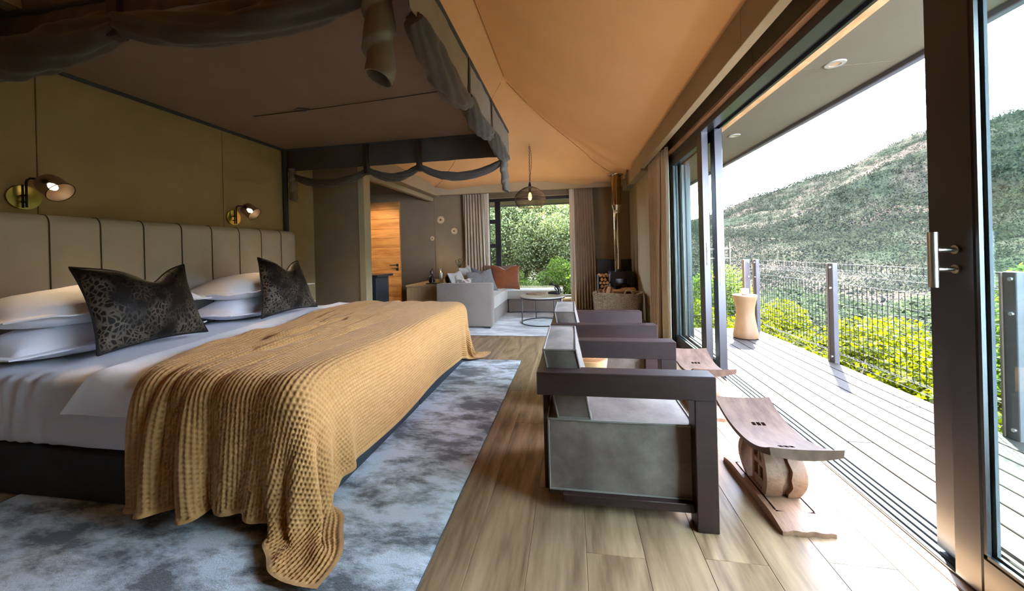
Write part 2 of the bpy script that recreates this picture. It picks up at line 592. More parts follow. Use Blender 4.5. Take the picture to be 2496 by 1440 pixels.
# ---- beams and trims
trim = thing('trim_1', kind='structure')        # pelmet board along the doors
for (a, b) in ((-1.7, 0.4), (0.4, 2.27), (2.27, 5.42)):
    G().box(0.99, 1.056, a + 0.0015, b - 0.0015, 2.30, 2.56, 0.003).out('pelmet_board', m_beam, trim, smooth=0)
trim = thing('trim_2', kind='structure')        # beam over the back window
for (a, b) in ((-2.80, -0.62), (-0.62, 1.0)):
    G().box(a + 0.001, b - 0.001, 6.95, 7.03, 2.335, 2.66, 0.003).out('beam_board', m_beam, trim, smooth=0)
trim = thing('trim_3', kind='structure')        # stepped beam along the alcove
G().box(-2.86, -2.70, 4.40, 7.25, 2.335, 2.60, 0.004).out('beam_board', m_beam, trim, smooth=0)
G().box(-2.95, -2.86, 4.40, 7.25, 2.26, 2.50, 0.004).out('beam_board', m_beam, trim, smooth=0)
trim = thing('trim_4', kind='structure')        # raw plywood edges at the door head
m_ply = M('pink_plywood_edge', 'b58a68', 0.8, col2='8f6a4e', scale=18, stretch=(1, 0.2, 1))
G().box(1.150, 1.20, -1.7, 4.62, 2.262, 2.285, 0.001).out('plywood_edge', m_ply, trim, smooth=0)
G().box(1.345, 1.432, -1.7, 4.62, 2.232, 2.30, 0.001).out('chipboard_strip', m_osb, trim, smooth=0)

# ---- tent liner ceiling: gable with a hipped end, sagging canvas
RX, RZ, PY = -0.85, 3.50, 4.75
XL, XR, YB = -2.72, 1.0, 6.96
gx = np.concatenate([[-2.80], np.linspace(XL, RX, 60, endpoint=False), np.linspace(RX, XR, 90), [1.05]])
gy = np.concatenate([np.linspace(-1.7, PY, 60, endpoint=False), np.linspace(PY, YB, 100)])
X, Y = np.meshgrid(gx, gy, indexing='ij')
sr = np.clip((X - RX) / (XR - RX), 0, 1)
sl = np.clip((RX - X) / (RX - XL), 0, 1)
tb = np.clip((Y - PY) / (YB - PY), 0, 1.0)
zr = RZ - 0.99 * sr - 0.13 * 4 * sr * (1 - sr)
zl = RZ - 0.94 * sl - 0.10 * 4 * sl * (1 - sl)
eav = np.interp(X, [-2.77, -2.39, -1.83, -1.0, -.5, .39, .76, 1.0], [2.52, 2.43, 2.47, 2.504, 2.506, 2.416, 2.456, 2.47])
zb = RZ - (RZ - eav) * tb - 0.10 * 4 * tb * (1 - tb)
k = 0.035
zside = np.where(X > RX, zr, zl)
Z = -k * np.log(np.exp(-zside / k) + np.exp(-np.where(Y > PY, zb, 9) / k))
# pleats that run with the hip down to the rear right corner
d = (zb - zside)
amp = np.clip((Y - 5.0) / 1.2, 0, 1) * np.clip(sr * 1.3, 0, 1)
Z += amp * 0.040 * np.sin(d * 20 + 0.6) * np.exp(-((d - 0.05) / 0.34) ** 2)
Z -= 0.035 * np.clip(sr * (1 - sr) * 4, 0, 1) * (0.5 + 0.5 * np.sin(Y * 2.9 + X * 1.3)) * (X > RX)
Z += 0.010 * fbm(np.stack([X * 1.1, Y * 0.7, 0 * X], -1).reshape(-1, 3), 3, 5).reshape(X.shape)
ceiling = thing('ceiling', kind='structure')
g = G(); g.grid(np.stack([X, Y, Z], -1)); g.out('tent_liner', m_ceiling, ceiling, smooth=60)
m_seam = M('canvas_seam_thread', '8a6540', 0.9)
CEIL_Z = Z.copy()
def ceil_z(x, y):
    i = np.argmin(abs(gx - x)); j = np.argmin(abs(gy - y)); return float(CEIL_Z[i, j])
for pts in ([(RX + 0.02, y) for y in np.linspace(-1.6, 4.7, 40)],
            [(RX + (XR - RX) * t, PY + (YB - PY) * t) for t in np.linspace(0.02, 0.97, 30)],
            [(RX - (RX - XL) * t, PY + (YB - PY) * t) for t in np.linspace(0.02, 0.97, 30)]):
    g = G(); g.tube([(x, y, ceil_z(x, y) - 0.002) for x, y in pts], 0.004, 5)
    g.out('seam', m_seam, ceiling)

# ---- interior timber door standing open in the alcove
m_pine = wood('honey_pine_board', 'c98f4f', '9a6530', 0.55, 'X', 2.6, 0.10, 0.08, 0.5)
door3 = thing('door_3', kind='structure', loc=(-3.15, 6.30, 0))
z = 0.02
for hgt in (0.19, 0.17, 0.19, 0.18, 0.18, 0.17, 0.19, 0.18, 0.17, 0.19, 0.17, 0.145):
    G().box(-0.82, 0, -0.02, 0.02, z + 0.0012, z + hgt - 0.0012, 0.002).out('board', m_pine, door3, local=True, own=True, smooth=0)
    z += hgt
h = G(); h.cyl((-0.06, -0.022, 0.965), (-0.06, -0.032, 0.965), 0.026, 18); h.tube([(-0.06, -0.03, 0.965), (-0.06, -0.06, 0.965), (-0.075, -0.066, 0.965), (-0.19, -0.066, 0.965)], 0.009, 8)
h.out('lever_handle', m_black, door3, local=True)
h = G(); h.cyl((-0.06, -0.022, 0.885), (-0.06, -0.03, 0.885), 0.026, 18); h.cyl((-0.06, -0.03, 0.885), (-0.06, -0.04, 0.885), 0.012, 12)
h.out('lock_rose', m_black, door3, local=True)

# ---- back window
win = thing('window_1', kind='structure')
def bar(x0, x1, z0, z1, name='frame', y0=7.285, y1=7.345):
    G().box(x0, x1, y0, y1, z0, z1, 0.004).out(name, m_black, win, smooth=0)
bar(-1.72, 0.10, 2.19, 2.25); bar(-1.72, 0.10, 0.22, 0.27); bar(-1.72, -1.66, 0.22, 2.25); bar(0.03, 0.10, 0.22, 2.25)
bar(-1.545, -1.435, 0.27, 2.19, 'mullion')
for zz in (1.745, 1.245):
    bar(-1.66, -1.545, zz, zz + 0.085, 'transom')
G().box(-1.66, -1.545, 7.305, 7.317, 0.27, 2.19).out('pane', m_glass, win)
G().box(-1.435, 0.03, 7.305, 7.317, 0.27, 2.19).out('pane', m_glass, win)
G().box(-1.74, 0.12, 7.20, 7.30, 2.25, 2.262, 0.002).out('reveal_head', m_beam, win)
G().box(-1.74, 0.12, 7.17, 7.30, 0.19, 0.225, 0.004).out('window_sill', m_wall_pale, win)

# ---- sliding doors: frame, tracks, leaves
frame = thing('trim_5', kind='structure')
G().box(1.19, 1.28, -1.7, 4.70, 2.205, 2.262, 0.002).out('head_rail', m_black, frame, smooth=0)
G().box(1.28, 1.325, -1.7, 4.70, 2.232, 2.262).out('head_track', m_track, frame, smooth=0)
G().box(1.325, 1.345, -1.7, 4.70, 2.205, 2.262, 0.001).out('head_rail', m_black, frame, smooth=0)
G().box(1.19, 1.42, 4.62, 4.72, 0.0, 2.262, 0.004).out('jamb', m_black, frame, smooth=0)
m_brownrub = M('brown_track_gasket', '6b4636', 0.7)
G().box(1.232, 1.238, -1.7, 4.62, -0.02, 0.003).out('floor_gasket', m_brownrub, frame)
m_thresh = M('pale_threshold_board', 'cbbca8', 0.5, col2='c0af9a', scale=6, stretch=(1, .2, 1))
G().box(1.238, 1.272, -1.7, 4.62, -0.02, 0.001).out('threshold', m_thresh, frame)
G().box(1.272, 1.288, -1.7, 4.62, -0.02, 0.012, 0.003).out('floor_rail', m_black, frame)
t = G().box(1.288, 1.42, -1.7, 4.62, -0.02, 0.0)
t.out('floor_track', m_track, frame)
for xx in (1.305, 1.340, 1.375, 1.41):
    G().box(xx, xx + 0.006, -1.7, 4.62, 0.0, 0.009, 0.001).out('track_rib', m_track, frame, smooth=0)


def leaf(name, x0, x1, y0, y1, stile=0.09, z0=0.012, z1=2.215, rail=0.10):
    d = thing(name, kind='structure', loc=((x0 + x1) / 2, (y0 + y1) / 2, 0))
    G().box(x0, x1, y0, y0 + stile, z0, z1, 0.004).out('stile', m_black, d, smooth=0)
    G().box(x0, x1, y1 - stile, y1, z0, z1, 0.004).out('stile', m_black, d, smooth=0)
    G().box(x0, x1, y0 + stile, y1 - stile, z0, z0 + rail, 0.004).out('rail', m_black, d, smooth=0)
    G().box(x0, x1, y0 + stile, y1 - stile, z1 - rail, z1, 0.004).out('rail', m_black, d, smooth=0)
    xm = (x0 + x1) / 2
    G().box(xm - 0.004, xm + 0.004, y0 + stile, y1 - stile, z0 + rail, z1 - rail).out('pane', m_glass_door, d)
    # perforated aluminium spacer bar inside the sealed unit, at the edge of the pane
    s = G()
    for (a, b) in ((y0 + stile, y0 + stile + 0.012), (y1 - stile - 0.012, y1 - stile)):
        s.box(xm + 0.006, xm + 0.016, a, b, z0 + rail, z1 - rail)
    s.box(xm + 0.006, xm + 0.016, y0 + stile, y1 - stile, z0 + rail, z0 + rail + 0.012)
    s.out('spacer_bar', m_track, d)
    b = G()
    for (a, c) in ((y0 + stile, y0 + stile + 0.01), (y1 - stile - 0.01, y1 - stile)):
        b.box(x0 + 0.004, x0 + 0.016, a, c, z0 + rail, z1 - rail)
    b.box(x0 + 0.004, x0 + 0.016, y0 + stile, y1 - stile, z0 + rail, z0 + rail + 0.01)
    b.out('glazing_bead', m_black, d)
    return d


def pull(d, x, y, z0, z1, out, r=0.011):
    h = G()
    h.cyl((x + out, y, z0), (x + out, y, z1), r, 16)
    for zz in (z0 + 0.06, z1 - 0.06):
        h.cyl((x, y, zz), (x + out, y, zz), r * 0.62, 12)
        h.cyl((x, y, zz), (x + math.copysign(0.006, out), y, zz), r * 1.1, 16)
    h.out('pull_handle', m_steel, d)


dA = leaf('door_1', 1.195, 1.255, 3.56, 4.64, 0.12)
dB = leaf('door_2', 1.285, 1.352, 3.50, 4.60, 0.10)
pull(dB, 1.285, 3.565, 0.985, 1.190, -0.062, 0.009)
pull(dB, 1.352, 3.565, 0.985, 1.190, 0.062, 0.009)
G().box(1.305, 1.332, 3.4955, 3.503, 0.80, 1.03, 0.001).out('lock_plate', m_steel, dB)
k2 = G(); k2.cyl((1.285, 3.565, 0.875), (1.255, 3.565, 0.875), 0.011, 12); k2.box(1.252, 1.258, 3.553, 3.577, 0.845, 0.90, 0.002)
k2.out('thumb_turn', m_brass, dB)
dC = leaf('door_4', 1.265, 1.310, 0.43, 1.464, 0.088, rail=0.13)
dD = leaf('door_5', 1.318, 1.372, 0.47, 1.590, 0.09, rail=0.13)
pull(dC, 1.265, 1.432, 0.995, 1.180, -0.066, 0.0135)

# ================================================================== BED
m_navy = M('navy_bed_base_fabric', '262b33', 0.9, col2='2b313a', scale=8, bump=0.1, bscale=260, bdist=0.002)
m_sheet = M('white_cotton_sheet', 'd8dae6', 0.85, col2='dedfe9', scale=3, bump=0.05, bscale=14, bstretch=(1, 0.35, 1), bdist=0.02, sheen=0.2)
m_pillow = M('white_cotton_pillowcase', 'eff0fa', 0.85, col2='f3f4fb', scale=3, bump=0.25, bscale=9, bstretch=(1, 1, 0.6), bdist=0.02, sheen=0.2)
m_hb = M('grey_taupe_vinyl', 'd0cbc6', 0.6, col2='d8d3cd', scale=7, bump=0.15, bscale=240, bdist=0.002)
m_hbseam = M('headboard_piping', '4f463c', 0.7)

BX0, BX1, BY0, BY1, BZ = -3.235, -1.155, 1.36, 3.76, 0.60
bed = thing('bed', 'king bed with dark navy upholstered base and white fitted sheet on the mattress', 'bed', ((BX0 + BX1) / 2, (BY0 + BY1) / 2, 0))
G().box(BX0, BX1, BY0, 2.555, 0.012, 0.243, 0.014, 2).out('base', m_navy, bed)
G().box(BX0, BX1, 2.565, BY1, 0.012, 0.243, 0.014, 2).out('base', m_navy, bed)

# mattress: rounded box whose sheet is pulled in soft creases
def mattress():
    n, mth = 90, 96
    g = G()
    us = np.linspace(0, 1, n)
    V = []
    # cross section in (y,z): wraps the mattress, swept along x
    W = (BY1 - BY0) / 2; hh = (BZ - 0.245) / 2; rr = 0.06
    th = np.linspace(0, 2 * PI, mth, endpoint=False)
    c, s_ = np.cos(th), np.sin(th)
    pexp = 0.16
    # long straight section sampled by arc length
    per = []
    for (a, b, m_) in (((-W, -hh), (-W, hh), 14), ((-W, hh), (W, hh), 40), ((W, hh), (W, -hh), 14), ((W, -hh), (-W, -hh), 20)):
        for i in range(m_):
            t = i / m_
            per.append((a[0] + (b[0] - a[0]) * t, a[1] + (b[1] - a[1]) * t))
    per = np.array(per)
    q = np.sign(per) * np.maximum(np.abs(per) - 0, 0)
    # round the corners
    cy, cz = np.clip(per[:, 0], -W + rr, W - rr), np.clip(per[:, 1], -hh + rr, hh - rr)
    dv = per - np.stack([cy, cz], 1)
    ln = np.linalg.norm(dv, axis=1)
    dv = np.where(ln[:, None] > 1e-6, dv / (ln[:, None] + 1e-9) * np.minimum(ln, rr)[:, None], dv)
    per = np.stack([cy, cz], 1) + dv
    L = BX1 - BX0
    P = np.zeros((n, len(per), 3))
    for i, u in enumerate(us):
        e = min(u, 1 - u) * L
        shr = 1 - 0.05 * max(0, 1 - e / 0.06) ** 2
        P[i, :, 0] = BX0 + L * u
        P[i, :, 1] = (BY0 + BY1) / 2 + per[:, 0] * (1 - 0.02 * max(0, 1 - e / 0.06) ** 2)
        P[i, :, 2] = 0.245 + hh + per[:, 1] * shr
    f = P.reshape(-1, 3)
    side = (f[:, 1] < BY0 + 0.05)
    w = 0.007 * fbm(f * np.array([9, 2.0, 1.2]), 3, 3) + side * 0.008 * np.sin(f[:, 0] * 60 + 4 * vnoise(f * 3)) * np.exp(-((f[:, 0] + 2.72) / 0.22) ** 2) + 0.010 * (f[:, 2] > 0.5) * fbm(f * np.array([2.5, 1.2, 1]), 2, 9)
    f[:, 2] += np.where(f[:, 2] > 0.55, w, 0)
    f[:, 1] -= np.where(side, w * 0.8, 0)
    P = f.reshape(P.shape)
    g.grid(P, wrap=True)
    g.add(P[0], [tuple(range(len(per)))]); g.add(P[-1], [tuple(range(len(per) - 1, -1, -1))])
    return g
mattress().out('mattress', m_sheet, bed, 'white sheeted mattress', smooth=60)

# ---- headboard with vertical channels
hb = thing('headboard', 'long taupe headboard with stitched vertical channels on the olive wall', 'headboard', (-3.30, 2.4, 0))
yb = [0.78, 1.03, 1.28, 1.527, 1.778, 2.031, 2.291, 2.566, 2.826, 3.105, 3.361, 3.627, 3.838]
for a, b in zip(yb[:-1], yb[1:]):
    ny, nz = 13, 22
    P = []
    for j in range(ny):
        t = j / (ny - 1)
        y = a + (b - a) * t
        puff = 0.016 * (1 - abs(2 * t - 1) ** 3)
        row = [(-3.345, y, 1.462), (-3.33, y, 1.464)]
        # rounded top roll, then down the front
        for q in np.linspace(PI / 2, 0, 9):
            row.append((-3.31 + (0.044 + puff) * math.cos(q), y, 1.40 + (0.064 + puff * 0.15) * math.sin(q)))
        for zz in np.linspace(1.36, 0.06, nz - 9):
            row.append((-3.31 + 0.044 + puff, y, zz))
        row.append((-3.345, y, 0.06))
        P.append(row)
    g = G(); g.grid(np.array(P)); g.out('channel', m_hb, hb, smooth=50)
for y in yb[1:-1]:
    pts = [(-3.33, y, 1.466)] + [(-3.31 + 0.047 * math.cos(q), y, 1.40 + 0.065 * math.sin(q)) for q in np.linspace(PI / 2, 0, 10)] + [(-3.262, y, 0.3)]
    G().tube(pts, 0.0035, 5).out('piping', m_hbseam, hb)

# ---- folded-back top sheet between cushions and blanket
def drape_x(x, y, lift=0.012):
    """height of the bed surface with its rounded near edge; y<BY0 hangs down the side"""
    r = 0.05
    if y > BY0 + r: return (x, y, BZ + lift)
    s = (BY0 + r) - y
    a = s / r
    if a < PI / 2:
        return (x, BY0 + r - (r + lift) * math.sin(a), BZ - r + (r + lift) * math.cos(a))
    return (x, BY0 - lift, BZ - r - (s - r * PI / 2))
P = np.zeros((40, 90, 3))
for j in range(90):
    v = j / 89
    y = 1.225 + v * (3.72 - 1.225)
    xa = np.interp(y, [1.19, 1.41, 1.6, 2.2, 3.0, 3.75], [-2.43, -2.22, -2.29, -2.45, -2.62, -2.62])
    for i in range(40):
        u = i / 39
        x = xa + (-1.75 - xa) * u
        P[i, j] = drape_x(x, y, 0.020 + 0.006 * max(0, 1 - abs(u - 0.01) / 0.08))
f = P.reshape(-1, 3)
wr = fbm(np.stack([f[:, 0] * 7, f[:, 1] * 4 + f[:, 0] * 3, f[:, 2] * 2], 1), 3, 21)
near = np.clip((1.9 - f[:, 1]) / 0.5, 0, 1)
f[:, 2] += np.where(f[:, 2] > 0.59, np.abs(wr) * (0.010 + 0.02 * near), 0)
f[:, 1] -= np.where(f[:, 1] < BY0 + 0.03, np.abs(wr) * 0.022, 0)
g = G(); g.slab(f.reshape(P.shape), 0.006)
g.out('top_sheet', m_pillow, None, 'white top sheet folded back over the mattress along the caramel blanket', 'sheet', own=True, smooth=60)


# ---- waffle blanket: position based cloth laid over the bed
def blanket():
    NU, NV = 72, 134
    LU, LV = 1.86, 3.24
    du, dv = LU / (NU - 1), LV / (NV - 1)
    u = np.linspace(0, LU, NU); v = np.linspace(0, LV, NV)
    Uu, Vv = np.meshgrid(u, v, indexing='ij')
    bx1, by0, by1, bz, rad = BX1 + 0.03, BY0 - 0.035, BY1 + 0.02, BZ + 0.028, 0.075
    # start: flat above the bed, gathered towards the head edge on the near side
    Yp = by0 - 0.43 + Vv
    yn = np.clip((Yp - 1.3) / 2.4, -0.2, 1.1)
    head = np.interp(Yp, [0.7, 1.35, 1.64, 2.03, 2.5, 2.97, 3.4, 3.75, 4.3], [-1.86, -1.88, -2.03, -2.13, -2.15, -2.34, -2.37, -2.36, -2.34])
    foot = bx1 + 0.40 - 0.02 * np.sin(Yp * 5)
    avail = foot - head
    comp = np.clip(1 - avail / LU, 0, 1)
    s = Uu / LU
    # compression lives in the headward half
    wgt = np.clip(1.25 - 1.5 * s, 0.0, 1)
    cum = np.cumsum(wgt, axis=0); cum /= cum[-1:]
    Xp = head + LU * s - comp * LU * cum
    nw = 6.2
    fold = np.sin(2 * PI * (nw * s ** 0.9 + 0.25 * np.sin(Yp * 1.7) + 0.12 * np.sin(Yp * 4.1 + 1)))
    Zp = bz + 0.10 + 0.055 * fold * wgt * np.clip(comp * 4.5, 0.2, 1)
    X = np.stack([Xp, Yp, Zp], -1)
    X += 0.004 * rng.standard_normal(X.shape)
    Vel = np.zeros_like(X)
    lo = np.array([BX0 - 1, by0, -1.0]); hi = np.array([bx1, by1, bz])
    def axis_pass(X, ax, step, rest, kf, par, comp_k=1.0):
        n = X.shape[ax]
        idx = np.arange(0, n - step)
        idx = idx[((idx // step) % 2) == par]
        if len(idx) == 0: return
        A = np.take(X, idx, ax); B = np.take(X, idx + step, ax)
        d = B - A
        l = np.linalg.norm(d, axis=-1, keepdims=True) + 1e-9
        c = (l - rest) / l
        c = np.where(c > 0, c, c * comp_k) * 0.5 * kf
        d = d * c
        if ax == 0:
            X[idx] += d; X[idx + step] -= d
        else:
            X[:, idx] += d; X[:, idx + step] -= d
    dd = math.hypot(du, dv)
    def shear(X, kf):
        for par in (0, 1):
            for sgn in (0, 1):
                A = X[par:-1:2, :-1] if sgn == 0 else X[par:-1:2, 1:]
                B = X[par + 1::2, 1:] if sgn == 0 else X[par + 1::2, :-1]
                m = min(A.shape[0], B.shape[0])
                A, B = A[:m], B[:m]
                d = B - A
                l = np.linalg.norm(d, axis=-1, keepdims=True) + 1e-9
                d = d * ((l - dd) / l) * 0.25 * kf
                A += d; B -= d
    def collide(X, Xold):
        # rounded box (open at the head side and below)
        c = np.minimum(np.maximum(X, lo + rad), hi - rad)
        d = X - c
        l = np.linalg.norm(d, axis=-1, keepdims=True)
        inside = (l < rad)
        n = np.where(l > 1e-6, d / (l + 1e-9), np.array([0, 0, 1.0]))
        deep = inside & (l < 1e-6)
        Xn = np.where(inside, c + n * rad, X)
        Xn = np.where(deep, np.concatenate([X[..., :2], np.full_like(X[..., :1], bz)], -1), Xn)
        fl = Xn[..., 2:3] < 0.030
        Xn = np.where(fl, np.concatenate([Xn[..., :2], np.full_like(Xn[..., :1], 0.030)], -1), Xn)
        hit = inside | fl
        mv = Xn - Xold
        Xn = np.where(hit, Xold + mv * 0.2 + 0.8 * (np.sum(mv * n, -1, keepdims=True) * n), Xn)
        return np.where(hit & (np.linalg.norm(Xn - c, axis=-1, keepdims=True) < rad), c + n * rad, Xn)
    dt = 0.016
    X0h = X[0, :, 0].copy()
    for it in range(260):
        Xo = X.copy()
        Vel[..., 2] -= 9.8 * dt
        X = X + Vel * dt
        for k in range(9):
            for par in (0, 1):
                axis_pass(X, 0, 1, du, 0.9, par, 0.8)
                axis_pass(X, 1, 1, dv, 0.9, par, 0.8)
            shear(X, 0.22)
            X[0, :, 0] = X0h
            X[1, :, 0] = np.maximum(X[1, :, 0], X0h + 0.004)
            for par in (0, 1):
                axis_pass(X, 0, 2, 2 * du, 0.07, par)
                axis_pass(X, 1, 2, 2 * dv, 0.08, par)
            if k % 3 == 2: X = collide(X, Xo)
        X = collide(X, Xo)
        Vel = (X - Xo) / dt * 0.955
        sp = np.linalg.norm(Vel, axis=-1, keepdims=True)
        Vel *= np.minimum(1, 2.5 / (sp + 1e-9))
    # smooth once, then refine with cubic interpolation to waffle resolution
    def cub(P, m, ax):
        P = np.moveaxis(P, ax, 0)
        n = P.shape[0]
        t = np.linspace(0, n - 1, m)
        i = np.minimum(np.floor(t).astype(int), n - 2)
        f = (t - i)[:, None, None]
        g = lambda a: P[np.clip(a, 0, n - 1)]
        p0, p1, p2, p3 = g(i - 1), g(i), g(i + 1), g(i + 2)
        R = 0.5 * (2 * p1 + (p2 - p0) * f + (2 * p0 - 5 * p1 + 4 * p2 - p3) * f * f + (3 * p1 - p0 - 3 * p2 + p3) * f ** 3)
        return np.moveaxis(R, 0, ax)
    Xs = X.copy()
    for _ in range(2):
        Xs[1:-1] = 0.5 * Xs[1:-1] + 0.25 * (Xs[:-2] + Xs[2:])
        Xs[:, 1:-1] = 0.5 * Xs[:, 1:-1] + 0.25 * (Xs[:, :-2] + Xs[:, 2:])
    # gathers: rounded ridges that run with the bunched cloth, strongest on the near side
    S2, V2 = np.meshgrid(np.linspace(0, 1, NU), np.linspace(0, LV, NV), indexing='ij')
    ph = S2 * 9.5 + 0.55 * fbm(np.stack([S2 * 5, V2 * 0.9, 0 * S2], -1).reshape(-1, 3), 2, 61).reshape(S2.shape) - 0.55 * V2 * S2
    rid = np.abs(np.sin(PI * ph)) ** 0.7 - 0.62
    nearw = np.interp(V2, [0, 0.5, 1.0, 2.0, 3.3], [1.0, 1.0, 0.9, 0.62, 0.4])
    ampl = 0.050 * nearw * np.interp(S2, [0, 0.05, 0.35, 0.62, 0.8, 1], [0.6, 1, 1, 0.45, 0.12, 0.05])
    ampl = ampl * (0.75 + 0.5 * fbm(np.stack([S2 * 4, V2 * 1.1, 0 * S2 + 5], -1).reshape(-1, 3), 2, 63).reshape(S2.shape))
    tu = np.gradient(Xs, axis=0); tv = np.gradient(Xs, axis=1)
    n0_ = np.cross(tu, tv); n0_ /= np.linalg.norm(n0_, axis=-1, keepdims=True) + 1e-12
    if n0_[NU // 2, NV // 2, 2] < 0: n0_ = -n0_
    for _ in range(3):
        n0_[1:-1, 1:-1] = (n0_[1:-1, 1:-1] + n0_[:-2, 1:-1] + n0_[2:, 1:-1] + n0_[1:-1, :-2] + n0_[1:-1, 2:]) / 5
    Xs = Xs + n0_ * (ampl * (rid + 0.55))[..., None]
    cell = 0.0185
    cu, cv = int(LU / cell), int(LV / cell)
    mu, mv = cu * 4 + 1, cv * 4 + 1
    Pf = cub(cub(Xs, mu, 0), mv, 1)
    a = np.arange(mu)[:, None] / 4.0; b = np.arange(mv)[None, :] / 4.0
    row = np.floor(a)
    bb = b + 0.5 * (row % 2)
    pit = np.clip(np.cos(2 * PI * (a - 0.5)) * 0.5 + 0.5, 0, 1) * np.clip(np.cos(2 * PI * (bb - 0.5)) * 0.5 + 0.5, 0, 1)
    rib = 0.35 * (np.cos(2 * PI * a) * 0.5 + 0.5)
    hgt = 0.0070 * (0.7 * rib - 1.6 * pit)
    edge = np.minimum(np.minimum(a, cu - a), np.minimum(b, cv - b))
    hgt = np.where(edge < 1.0, 0.002, hgt)
    tu = np.gradient(Pf, axis=0); tv = np.gradient(Pf, axis=1)
    n = np.cross(tu, tv); n /= np.linalg.norm(n, axis=-1, keepdims=True) + 1e-12
    if n[mu // 2, mv // 2, 2] < 0: n = -n
    Pf = Pf + n * (hgt[..., None] + 0.007)
    return Pf
BL = blanket()
a, b = BL.shape[:2]
ii, jj = np.meshgrid(np.arange(a - 1), np.arange(b - 1), indexing='ij')
Q = np.stack([ii * b + jj, (ii + 1) * b + jj, (ii + 1) * b + jj + 1, ii * b + jj + 1], -1).reshape(-1, 4)
m_blanket = M('caramel_waffle_knit', 'a97c48', 0.95, col2='b28652', scale=30, sheen=0.15)
bo = np.array([-1.7, 2.5, 0.0])
blk = big_mesh('blanket', BL.reshape(-1, 3) - bo, Q, m_blanket)
blk.location = bo
tag(blk, 'caramel waffle-knit blanket draped in folds across the foot of the bed', 'blanket')

# ---- pillows
def pillow(y0, y1, x0, x1, z0, t, seed, flange=0.05):
    """soft pillow with a flat stitched flange all round"""
    nu, nv = 44, 64
    s = np.linspace(-1, 1, nu)[:, None]; q = np.linspace(-1, 1, nv)[None, :]
    fx, fy = flange / ((x1 - x0) / 2), flange / ((y1 - y0) / 2)
    a = np.clip(np.abs(s) / (1 - fx), 0, 1); b = np.clip(np.abs(q) / (1 - fy), 0, 1)
    h = (np.clip(1 - a ** 2.6, 0, 1) ** 0.6) * (np.clip(1 - b ** 3.0, 0, 1) ** 0.6)
    Xc = (x0 + x1) / 2 + (x1 - x0) / 2 * s * (1 - 0.03 * q ** 2) + 0 * q
    Yc = (y0 + y1) / 2 + (y1 - y0) / 2 * q * (1 - 0.03 * s ** 2) + 0 * s
    nz = fbm(np.stack([Xc * 7, Yc * 5, 0 * Xc + seed], -1).reshape(-1, 3), 3, seed).reshape(Xc.shape)
    droop = -0.028 * np.clip(np.maximum(a, b) - 0.97, 0, 1) / 0.03 * 0.6
    top = z0 + t * 0.42 + t * 0.58 * h + nz * 0.016 * (0.4 + h)
    bot = z0 + t * 0.42 - t * 0.42 * h ** 0.7
    top = np.where(h < 1e-3, z0 + t * 0.42 + 0.006 + droop + nz * 0.02, top)
    bot = np.where(h < 1e-3, top - 0.008, np.maximum(bot, z0))
    g = G()
    Tp, Bp = np.stack([Xc, Yc, top], -1), np.stack([Xc, Yc, bot], -1)
    g.grid(Tp); g.grid(Bp, True)
    for x, y in ((Tp[0], Bp[0]), (Bp[-1], Tp[-1]), (Bp[:, 0], Tp[:, 0]), (Tp[:, -1], Bp[:, -1])):
        g.grid(np.stack([x, y], 0))
    return g
PZ = BZ + 0.012
for y0, y1, x0, x1, z0, t, lab in (
        (1.33, 2.34, -3.24, -2.74, PZ, 0.205, 'lower white flanged pillow of the stack behind the near leopard cushion'),
        (1.30, 2.36, -3.25, -2.71, PZ + 0.175, 0.22, 'upper white flanged pillow of the stack behind the near leopard cushion'),
        (2.50, 3.52, -3.24, -2.74, PZ, 0.205, 'lower white flanged pillow of the stack behind the far leopard cushion'),
        (2.47, 3.50, -3.25, -2.73, PZ + 0.175, 0.22, 'upper white flanged pillow of the stack behind the far leopard cushion')):
    pillow(y0, y1, x0, x1, z0, t, int(y0 * 100 + z0 * 10) % 97).out('pillow', m_pillow, None, lab, 'pillow', 'white pillows on the bed', own=True, smooth=60)


